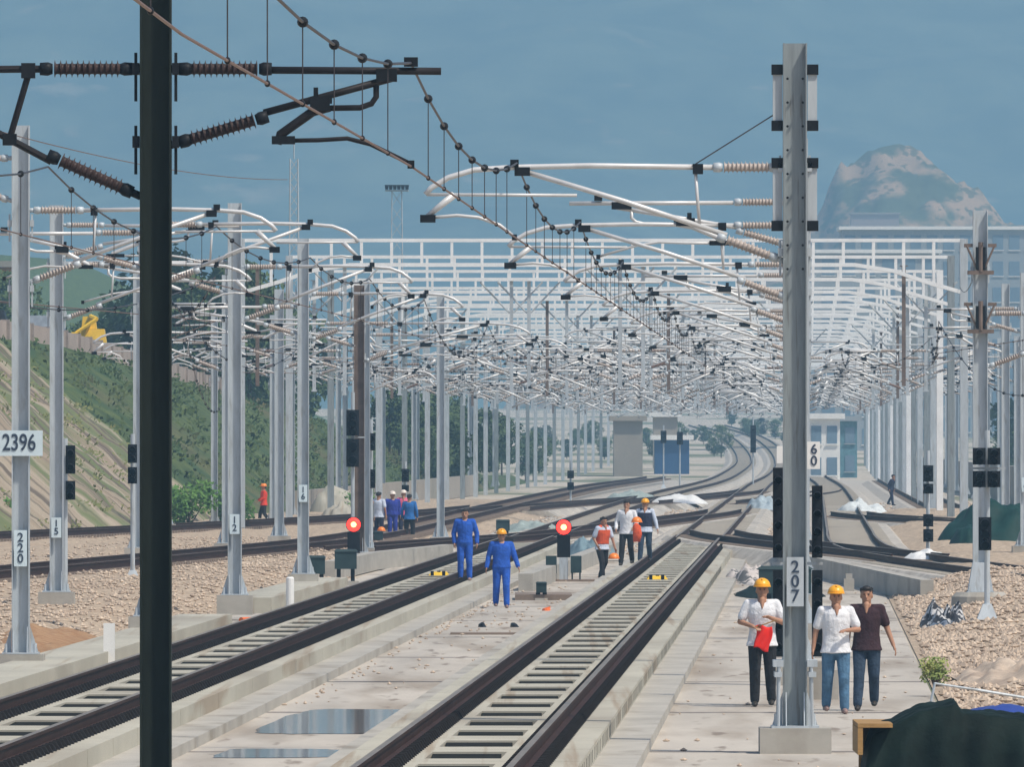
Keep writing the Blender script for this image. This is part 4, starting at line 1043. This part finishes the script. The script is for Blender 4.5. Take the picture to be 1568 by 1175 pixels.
def building(name, label, p, w, d, h, m, rows, cols, roofm, wm=None, win=True, group=None):
    r = empty(name, p, label, 'building', group)
    MB().box(-w/2, w/2, 0, d, -2, h).build('wall', m, r)
    rf = MB().box(-w/2 - .4, w/2 + .4, -.5, d + .4, h + .002, h + .45).build('roof', roofm, r)
    if win:
        for i in range(rows):
            for j in range(cols):
                x = -w/2 + w*(j+.5)/cols; z = h*(i+.5)/rows; a, b = w/cols*.32, h/rows*.28
                f = MB(); f.box(x-a, x+a, -.06, -.003, z-b, z+b); f.build('window', wm or BLACK, r)
                s_ = MB(); s_.box(x-a-.1, x+a+.1, -.16, -.062, z-b-.12, z-b-.02); s_.build('sill', roofm, r)
GL = mat('blue_glass', (.16, .24, .32), .2, 0, .2, .2); PW = mat('pale_wall', (.30, .34, .37), .8, 0, .08, .2); CREAM = mat('cream_wall', (.33, .30, .26), .8, 0, .1, .2); BLUEW = mat('blue_cladding', (.015, .07, .18), .6, 0, .15, .3)
def bpos(px, D): return Vector(((px-784)/F*D, D, gz(D)))
# far blocks
building('office_block', 'long pale building below the quarried hill at the right', bpos(1440, 1700), 27, 14, 32.2 - gz(1700), PW, 8, 12, WHITEP, GL)
building('office_block', 'lower blue-windowed block just right of mast 207', bpos(1330, 1500), 17, 12, 26 - gz(1500), PW, 7, 7, WHITEP, GL)
building('shed', 'blue clad shed at the end of the tracks near the centre', bpos(1029, 1150), 3.2, 6, 3.2, BLUEW, 1, 2, WHITEP, BLUEW, False)
building('gatehouse', 'cream house with a flat white canopy above the blue shed', bpos(1019, 1230), 2.4, 5, 5.2, CREAM, 1, 3, WHITEP, GL, False)
building('tan_building', 'tan building behind the masts left of the blue shed', bpos(962, 1120), 2.6, 8, 5.0, CREAM, 2, 2, CREAM, GL, False)
building('white_house', 'small white house seen right of mast 207 at track level', bpos(1262, 1020), 2.6, 5, 5.2, WHITEP, 2, 2, WHITEP, GL)
building('teal_building', 'grey blue building right of the small white house', bpos(1290, 1100), 2.6, 6, 5.0, mat('teal_clad', (.10, .22, .27), .7), 2, 2, PW, GL)
building('orange_house', 'orange fronted house cut by the left edge above the hillside', bpos(-40, 900) + Vector((0, 0, CH + (HY-500)*900/F)), 5.4, 6, 4.3, mat('orange_render', (.55, .24, .09), .8), 1, 3, CREAM, GL)
building('pink_house', 'faint pink building low on the quarried hill', bpos(1340, 3110) + Vector((0, 0, 34)), 12, 8, 15, mat('pink_render', (.36, .29, .27), .8), 3, 4, CREAM, GL, False)
tag(wall('tan_wall', 'long tan boundary wall behind the left portal legs', [(-23.2, 560), (-22.2, 720), (-21.6, 800)], 1.3, .3, CREAM), None, None)
tag(wall('tan_wall', 'tan boundary wall behind the masts at the right', [(14.5, 420), (12, 620), (9, 1000)], 2.1, .3, CREAM), None, None)

# ------------------------------------------------------------------ people
SKIN = mat('skin', (0.42, 0.22, 0.14), 0.6, 0, 0.06, 8); SKIND = mat('tanned_skin', (0.40, 0.21, 0.13), 0.6, 0, 0.06, 8)
HAIR = mat('black_hair', (0.012, 0.01, 0.01), 0.6, 0, 0.2, 20)
HELM = mat('yellow_helmet', (0.90, 0.42, 0.02), 0.35, 0, 0.04, 3); HELMW = mat('white_helmet', (0.8, 0.72, 0.64), 0.35, 0, 0.04, 3); HELMO = mat('orange_helmet', (0.9, 0.25, 0.03), 0.35, 0, 0.04, 3)
def cloth(n, c, v=.18): return mat(n, c, .9, 0, v, 9, .7)
C_WHITE = cloth('white_shirt_cloth', (.74, .76, .80), .06); C_BLACK = cloth('black_trousers', (.012, .013, .017)); C_JEANS = cloth('blue_jeans', (.07, .16, .27), .3)
C_DJEANS = cloth('dark_jeans', (.025, .05, .09), .3); C_MAROON = cloth('maroon_shirt_cloth', (.035, .012, .018)); C_BLUE = cloth('blue_coverall_cloth', (.015, .10, .50), .22); C_DBLUE = cloth('dark_blue_cloth', (.02, .04, .30))
C_MBLUE = cloth('mid_blue_cloth', (.02, .14, .42)); C_ORANGE = cloth('orange_vest_cloth', (.72, .10, .03)); C_RED = cloth('red_shirt_cloth', (.70, .05, .02)); C_PINK = cloth('pink_cloth2', (.75, .14, .25)); C_GREY = cloth('grey_cloth', (.14, .15, .17)); C_NAVY = cloth('navy_cloth', (.02, .025, .06)); C_PALE = cloth('pale_blue_cloth', (.55, .62, .75), .06)
SHOE = mat('shoe_leather', (.03, .025, .02), .6); SHOEW = mat('pale_shoe', (.30, .2, .18), .7)
seed_ = [0.0]
def remesh(mb, name, m, parent, vox, mats=None):
    me = mb.mesh(name, m); o = bpy.data.objects.new(name, me); COL.objects.link(o)
    md = o.modifiers.new('r', 'REMESH'); md.mode = 'VOXEL'; md.voxel_size = vox
    ms = o.modifiers.new('s', 'SMOOTH'); ms.iterations = 2; ms.factor = .5
    dg = bpy.context.evaluated_depsgraph_get(); ne = bpy.data.meshes.new_from_object(o.evaluated_get(dg))
    bpy.data.objects.remove(o); bpy.data.meshes.remove(me)
    if name != 'body':
        ne.update()
        nn = [v.normal.copy() for v in ne.vertices]
        for v, n_ in zip(ne.vertices, nn):
            c = v.co; f = mn.fractal(Vector((c.x*9, c.y*9 + seed_[0], c.z*6)), 1.0, 2.0, 3)
            v.co = c + n_ * (f * .5 + .25) * (.010 if name != 'trousers' else .006)
        seed_[0] += 7.3
    ne.name = name; ne.materials.clear(); ne.materials.append(m); ne.polygons.foreach_set('use_smooth', [True]*len(ne.polygons))
    return link(name, ne, parent)
def person(label, pos, yaw=0, H=1.72, legs=None, arms=None, shirt=None, trou=None, sleeve='long', hat=None, hair=HAIR, vest=None, lean=0.0, shoes=SHOE, coverall=False, vox=.012, skin=SKIND, look=0, build=1.0, turn=0):
    """local frame: facing -y, +x is the viewer's right; lengths for a 1.72 m figure, scaled by H"""
    r = empty('person', pos, label, 'person', rz=yaw); k = H / 1.72; r.scale = (k, k, k)
    legs = legs or (((-.10, -.02, .48), (-.11, .02, .08)), ((.10, -.02, .48), (.11, .02, .08)))
    arms = arms or (((-.26, .02, 1.14), (-.27, -.04, .90)), ((.26, .02, 1.14), (.27, -.04, .90)))
    def T(x, y, z): return Vector((x, y - lean * max(0, z - .95), z))
    b = MB()
    sh = [T(-.185*build, 0, 1.40), T(.185*build, 0, 1.40)]; hp = [Vector((-.095, 0, .90)), Vector((.095, 0, .90))]
    def torso(mb, e, z0, z1, hem=0):
        secs = [(.90, .165, .115), (.98, .155, .105), (1.06, .145, .10), (1.16, .155, .11), (1.27, .172, .12), (1.36, .175, .11), (1.42, .13, .085), (1.46, .07, .065)]
        out = []
        for z, rx, ry in secs:
            if z0 <= z <= z1: c = T(0, 0, z); out.append((c.x, c.y, z, rx*build + e, ry*build**.5 + e))
        if hem: c = T(0, 0, z0); out.insert(0, (c.x, c.y, hem, .19*build + e, .14 + e))
        mb.rings(out, 18)
    torso(b, 0, .85, 1.47); b.ell((0, 0, .91), (.155, .105, .095))
    nk = T(0, .01, 1.44); hd = T(look*.02, -.012, 1.585)
    b.cap(nk, T(0, .0, 1.54), .066, .060)
    if not coverall: b.cap(T(0, -.150, 1.345), T(0, -.085, 1.455), .010, .048)
    b.ell(hd + Vector((0, .012, .02)), (.084, .10, .112), 14, 10); b.ell(hd + Vector((0, -.018, -.045)), (.066, .07, .08), 12, 8)       # skull, jaw
    b.cap(hd + Vector((0, -.085, .005)), hd + Vector((0, -.103, -.028)), .011, .016); b.ell(hd + Vector((0, -.082, -.062)), (.026, .012, .012), 8, 6)
    for s in (-1, 1): b.ell(hd + Vector((s*.079, .01, -.01)), (.012, .02, .03), 8, 6); b.ell(hd + Vector((s*.03, -.072, .028)), (.022, .012, .008), 8, 6)
    for s in (0, 1): b.cap(sh[s], T(0, 0, 1.40), .062, .07)
    for s, (el, wr) in enumerate(arms):
        el, wr = Vector(el), Vector(wr)
        b.cap(sh[s], el, .052, .042); b.cap(el, wr, .041, .028)
        d = (wr - el).normalized(); side = Vector((0, -1, 0)) if abs(d.y) < .7 else Vector((-1 if s else 1, 0, 0))
        side = (side - d*side.dot(d)).normalized(); nrm = d.cross(side)
        pc = wr + d*.055; b.ell(pc, (.022, .022, .022)); b.cap(wr + side*.015 + d*.02, pc + side*.024 + d*.015, .019, .016); b.cap(wr - side*.015 + d*.02, pc - side*.026 + d*.012, .019, .015)
        curl = nrm * (1 if s else -1)
        for f_, (o_, L_) in enumerate(((.031, .068), (.0105, .078), (-.0105, .073), (-.030, .058))):
            a0 = pc + side*o_ + d*.028; a1 = a0 + d*L_*.5 + curl*.006; a2 = a1 + d*L_*.38 + curl*.022
            b.cap(a0, a1, .0095, .009, 6); b.cap(a1, a2, .009, .0075, 6)
        th0 = wr + side*.028 + d*.02; th1 = th0 + side*.025 + d*.03; b.cap(th0, th1, .012, .0105, 6); b.cap(th1, th1 + d*.032 + curl*.008, .0105, .009, 6)
    for s, (kn, ak) in enumerate(legs):
        kn, ak = Vector(kn), Vector(ak); b.cap(hp[s], kn, .078, .056); b.cap(kn, kn.lerp(ak, .35) + Vector((0, .012, 0)), .056, .058); b.cap(kn.lerp(ak, .35) + Vector((0, .012, 0)), ak, .056, .036)
        b.cap(ak + Vector((0, .02, -.03)), ak + Vector((0, -.12, -.045)), .034, .028)
    remesh(b, 'body', skin, r, vox)
    e = MB()
    for s in (-1, 1): e.ell(hd + Vector((s*.03, -.083, .014)), (.012, .006, .006), 8, 6); e.cap(hd + Vector((s*.018, -.092, .03)), hd + Vector((s*.045, -.086, .032)), .004, .004, 5)
    e.build('eyes', HAIR, r)
    t = MB()
    t.ell((0, 0, .91), ((.188 if coverall else .176)*build, .138 if coverall else .126, .125), 16, 10)
    for s, (kn, ak) in enumerate(legs):
        kn, ak = Vector(kn), Vector(ak); hem = kn.lerp(ak, .97)
        t.cap(hp[s] + Vector((0, 0, -.02)), kn, .104, .078); t.cap(kn, kn.lerp(hem, .45) + Vector((0, .012, 0)), .078, .073); t.cap(kn.lerp(hem, .45) + Vector((0, .012, 0)), hem, .073, .064)
    if coverall:
        torso(t, .028, .90, 1.43); [t.cap(sh[s], T(0, 0, 1.38), .075, .09) for s in (0, 1)]
        for s, (el, wr) in enumerate(arms):
            el, wr = Vector(el), Vector(wr); t.cap(sh[s], el, .074, .060); t.cap(el, el.lerp(wr, .93), .060, .048)
        o = remesh(t, 'coverall', trou, r, max(.012, vox))
        c2 = MB(); 
        for s in (-1, 1): c2.cap(T(s*.02, -.135, 1.36), T(s*.07, -.10, 1.44), .012, .014, 6)
        c2.build('collar', trou, r)
    else:
        remesh(t, 'trousers', trou, r, max(.012, vox))
        x = MB(); torso(x, .030, .90, 1.43, hem=.83); [x.cap(sh[s], T(0, 0, 1.38), .071, .085) for s in (0, 1)]
        for s, (el, wr) in enumerate(arms):
            el, wr = Vector(el), Vector(wr)
            if sleeve == 'long': x.cap(sh[s], el, .068, .054); x.cap(el, el.lerp(wr, .92), .054, .042)
            else: x.cap(sh[s], sh[s].lerp(el, .72), .072, .067)
        o = remesh(x, 'shirt', shirt, r, max(.011, vox))
        c2 = MB()
        for s in (-1, 1): c2.cap(T(s*.035, -.125, 1.36), T(s*.075, -.07, 1.45), .011, .015, 6)
        c2.build('collar', shirt, r)
    if vest:
        v = MB(); torso(v, .042, .98, 1.37)
        for s in (-1, 1): v.cap(T(s*.11, .0, 1.36), T(s*.10, 0, 1.43), .085, .07)
        remesh(v, 'vest', vest, r, .014)
    for s, (kn, ak) in enumerate(legs):
        ak = Vector(ak); f = MB(); f.cap(ak + Vector((0, .035, -.04)), ak + Vector((0, -.06, -.045)), .046, .042, 10); f.cap(ak + Vector((0, -.06, -.045)), ak + Vector((0, -.145, -.052)), .042, .03, 10)
        z0 = ak.z - .083
        for i, q_ in enumerate(f.v):
            if q_[2] < z0: f.v[i] = (q_[0], q_[1], z0)
        f.build('shoe', shoes, r, smooth=True)
    if hair:
        h = MB(); h.ell(hd + Vector((0, .028, .045)), (.088, .098, .095), 14, 10); h.ell(hd + Vector((0, -.035, .092)), (.072, .06, .038), 12, 8)
        if not hat:
            for i in range(40):
                t_ = rnd.uniform(0, 6.28); h.cap(hd + Vector((math.cos(t_)*.06, .03 + math.sin(t_)*.07, .10)), hd + Vector((math.cos(t_)*.088, .03 + math.sin(t_)*.10 if math.sin(t_) > -.6 else -.075, .085 + rnd.uniform(-.03, .02))), .014, .007, 5)
            h.build('hair', hair, r, smooth=True)
        else:
            h2 = MB(); h2.ell(hd + Vector((0, .035, -.002)), (.084, .085, .06), 14, 10); h2.build('hair', hair, r, smooth=True)
    if hat:
        hm = MB(); c = hd + Vector((0, .008, .062)); secs = []
        for i in range(9):
            a = i/8*math.pi/2; secs.append((c.x, c.y, c.z + .112*math.sin(a), .112*math.cos(a) + .002, .135*math.cos(a) + .002))
        hm.rings(secs, 20); hm.rings([(c.x, c.y - .012, c.z - .012, .122, .152), (c.x, c.y - .012, c.z + .004, .118, .146)], 20)
        hm.ell((c.x, c.y - .13, c.z - .005), (.075, .05, .009), 12, 6); hm.cap(c + Vector((0, -.09, .09)), c + Vector((0, .09, .09)), .016, .016, 6)
        hm.build('helmet', hat, r, smooth=True)
    return r
def ppos(px, py, z=0.0, H=None):
    D = F*(CH - z)/(py - HY); return Vector(((px - 784)/F*D, D, z))
W1 = (((-.10, -.10, .49), (-.10, -.02, .085)), ((.11, .02, .48), (.13, .10, .10)))      # mid-stride
W2 = (((-.11, .03, .48), (-.12, .14, .12)), ((.10, -.10, .50), (.11, -.10, .085)))
WS = (((-.10, -.14, .50), (-.12, -.20, .085)), ((.10, .0, .49), (.10, .22, .14)))
p1 = person('man in white shirt, black trousers and yellow helmet with a red flag', ppos(1167, 1083), 0, 1.74, W1, (((-.30, .0, 1.16), (-.13, -.22, 1.10)), ((.29, -.02, 1.15), (.10, -.24, 1.22))), C_WHITE, C_BLACK, 'short', HELM, vox=.0085)
k1 = p1.location
fl_ = MB(); n = 12
for j in range(n+1):
    for i in range(n+1):
        a, b = i/n, j/n; fl_.v.append((-.12 + .23*a*(1-.15*b) + .02*math.sin(b*5), .02*math.sin(a*9 + b*4) + .01, -.30*b - .05*a*b + .02*math.sin(a*6)))
for j in range(n):
    for i in range(n): a = j*(n+1)+i; fl_.f.append((a, a+1, a+n+2, a+n+1)); fl_.mi.append(0)
fr_ = empty('red_flag', k1 + Vector((.02, -.30, 1.12)), 'small red flag held by the man left of mast 207', 'flag')
o = fl_.build('cloth', mat('red_flag_cloth', (.85, .02, .01), .8, 0, .08, 5), fr_, smooth=True); md = o.modifiers.new('s', 'SOLIDIFY'); md.thickness = .004
MB().tube([(-.12, 0, -.02), (.17, .02, .08)], .009, 6).build('stick', WOOD, fr_)
person('man in a white shirt, blue jeans and yellow helmet walking right of mast 207', ppos(1280, 1094), R(4), 1.70, W2, (((-.27, .05, 1.13), (-.31, .02, .88)), ((.30, -.02, 1.15), (.13, -.22, 1.14))), C_WHITE, C_JEANS, 'short', HELM, vox=.0085, shoes=SHOEW)
person('bareheaded man in a dark maroon shirt and dark jeans, rightmost of three walkers', ppos(1327, 1089), R(-3), 1.70, WS, (((-.25, .06, 1.13), (-.26, .0, .90)), ((.28, .03, 1.14), (.37, -.03, .90))), C_MAROON, C_DJEANS, 'short', None, vox=.0085)
person('man in blue coveralls and yellow helmet walking between the two slab tracks', ppos(768, 932), R(3), 1.70, W2, (((-.28, .05, 1.14), (-.33, -.02, .90)), ((.29, -.03, 1.14), (.36, -.10, .92))), None, C_BLUE, 'long', HELM, coverall=True, shoes=SHOEW, build=1.08)
person('bareheaded man in blue coveralls standing on the left slab track', Vector(((712-784)/F*292, 292, .345)), R(-5), 1.70, None, (((-.27, .04, 1.13), (-.25, -.02, .90)), ((.28, .04, 1.13), (.29, -.02, .90))), None, C_BLUE, 'long', None, coverall=True, shoes=SHOEW)
person('dark-haired man in an orange vest and dark trousers beside the nearest rail', Vector(((922-784)/F*322, 322, 0)), R(35), 1.66, WS, (((-.27, .02, 1.14), (-.24, -.12, .94)), ((.27, -.10, 1.12), (.29, -.20, .86))), C_PALE, C_BLACK, 'short', None, vest=C_ORANGE, lean=.12)
person('dark-haired man in a white shirt stepping along the nearest track', Vector(((962-784)/F*322, 326, .345)), R(-12), 1.72, WS, (((-.28, .02, 1.15), (-.26, -.14, .96)), ((.28, -.05, 1.14), (.24, -.20, 1.02))), C_WHITE, C_BLACK, 'long', None)
person('man in a navy and white top with yellow helmet on the nearest track', Vector(((988-784)/F*334, 334, .345)), R(-8), 1.70, WS, (((-.27, .02, 1.15), (-.22, -.12, .95)), ((.28, -.02, 1.15), (.34, -.06, .92))), C_PALE, C_DJEANS, 'long', HELM, vest=C_NAVY)
def helmet_thing(label, p, m):
    hm = MB(); secs = []
    for i in range(9):
        a = i/8*math.pi/2; secs.append((0, 0, .14*math.sin(a), .14*math.cos(a) + .002, .16*math.cos(a) + .002))
    hm.rings(secs, 20); hm.rings([(0, -.01, -.012, .155, .18), (0, -.01, .004, .15, .175)], 20)
    tag(hm.build('hard_hat', m, smooth=True, loc=p), label, 'helmet')
helmet_thing('orange helmet in the hand of the man in the orange vest', Vector(((940-784)/F*321.8, 321.8, .58)), HELMO)
helmet_thing('orange helmet held by the dark-haired man in white', Vector(((975-784)/F*325, 325, 1.50)), HELMO)
g = MB(); g.rings([(0, 0, 0, .09, .06), (.02, 0, .2, .12, .08), (0, 0, .42, .10, .07), (-.02, 0, .5, .03, .03)], 14)
tag(g.build('orange_bag', C_ORANGE, smooth=True, loc=Vector(((975-784)/F*324.6, 324.6, .98))), 'red orange bag hanging at the side of the dark-haired man in white', 'bag')
PD = 425
person('man in grey standing at the left of the group of five', Vector(((566-784)/F*428, 428, .1)), R(70), 1.70, None, None, C_GREY, C_GREY, 'long', None)
person('man in a white shirt and dark trousers in the left group', Vector(((580-784)/F*432, 432, .1)), R(150), 1.72, None, None, C_PALE, C_NAVY, 'short', None)
person('man in dark blue coveralls and white helmet in the left group', Vector(((601-784)/F*436, 436, .1)), R(15), 1.70, None, None, None, C_DBLUE, 'long', HELMW, coverall=True, build=1.15)
person('person in a pink top and white helmet at the back of the left group', Vector(((618-784)/F*446, 446, .1)), R(0), 1.70, None, None, C_PINK, C_NAVY, 'long', HELMW)
person('man in blue shirt and black trousers in the left group', Vector(((627-784)/F*424, 424, .1)), R(165), 1.68, W1, None, C_MBLUE, C_BLACK, 'long', None)
helmet_thing('orange helmet carried low in the left group', Vector(((584-784)/F*430, 430, .48)), HELMO)
person('man in a red shirt with an orange helmet walking at the foot of the hillside', Vector(((404-784)/F*519, 519, .05)), R(-80), 1.70, WS, (((-.22, -.05, 1.15), (-.15, -.22, 1.05)), ((.22, -.05, 1.15), (.18, -.22, 1.02))), C_RED, C_BLACK, 'long', HELMO)
person('tiny dark figure crouching forward beside the right-hand masts', Vector(((1364-784)/F*640, 640, .2)), R(60), 1.60, WS, None, C_NAVY, C_NAVY, 'long', None, lean=.25)

# ------------------------------------------------------------------ haze
hz = MB().box(-2690, 2690, -29, 9400, -1.2, 560).mesh('haze', [])
hm = bpy.data.materials.new('haze_air'); hm.use_nodes = True; n = hm.node_tree.nodes; n.remove(n['Principled BSDF'])
pv = n.new('ShaderNodeVolumePrincipled'); pv.inputs['Density'].default_value = HAZE_D; pv.inputs['Color'].default_value = (*HAZE_COL, 1); pv.inputs['Anisotropy'].default_value = 0.0
hm.node_tree.links.new(pv.outputs[0], n['Material Output'].inputs['Volume'])
hz.materials.append(hm); tag(link('haze', hz), kind='stuff')
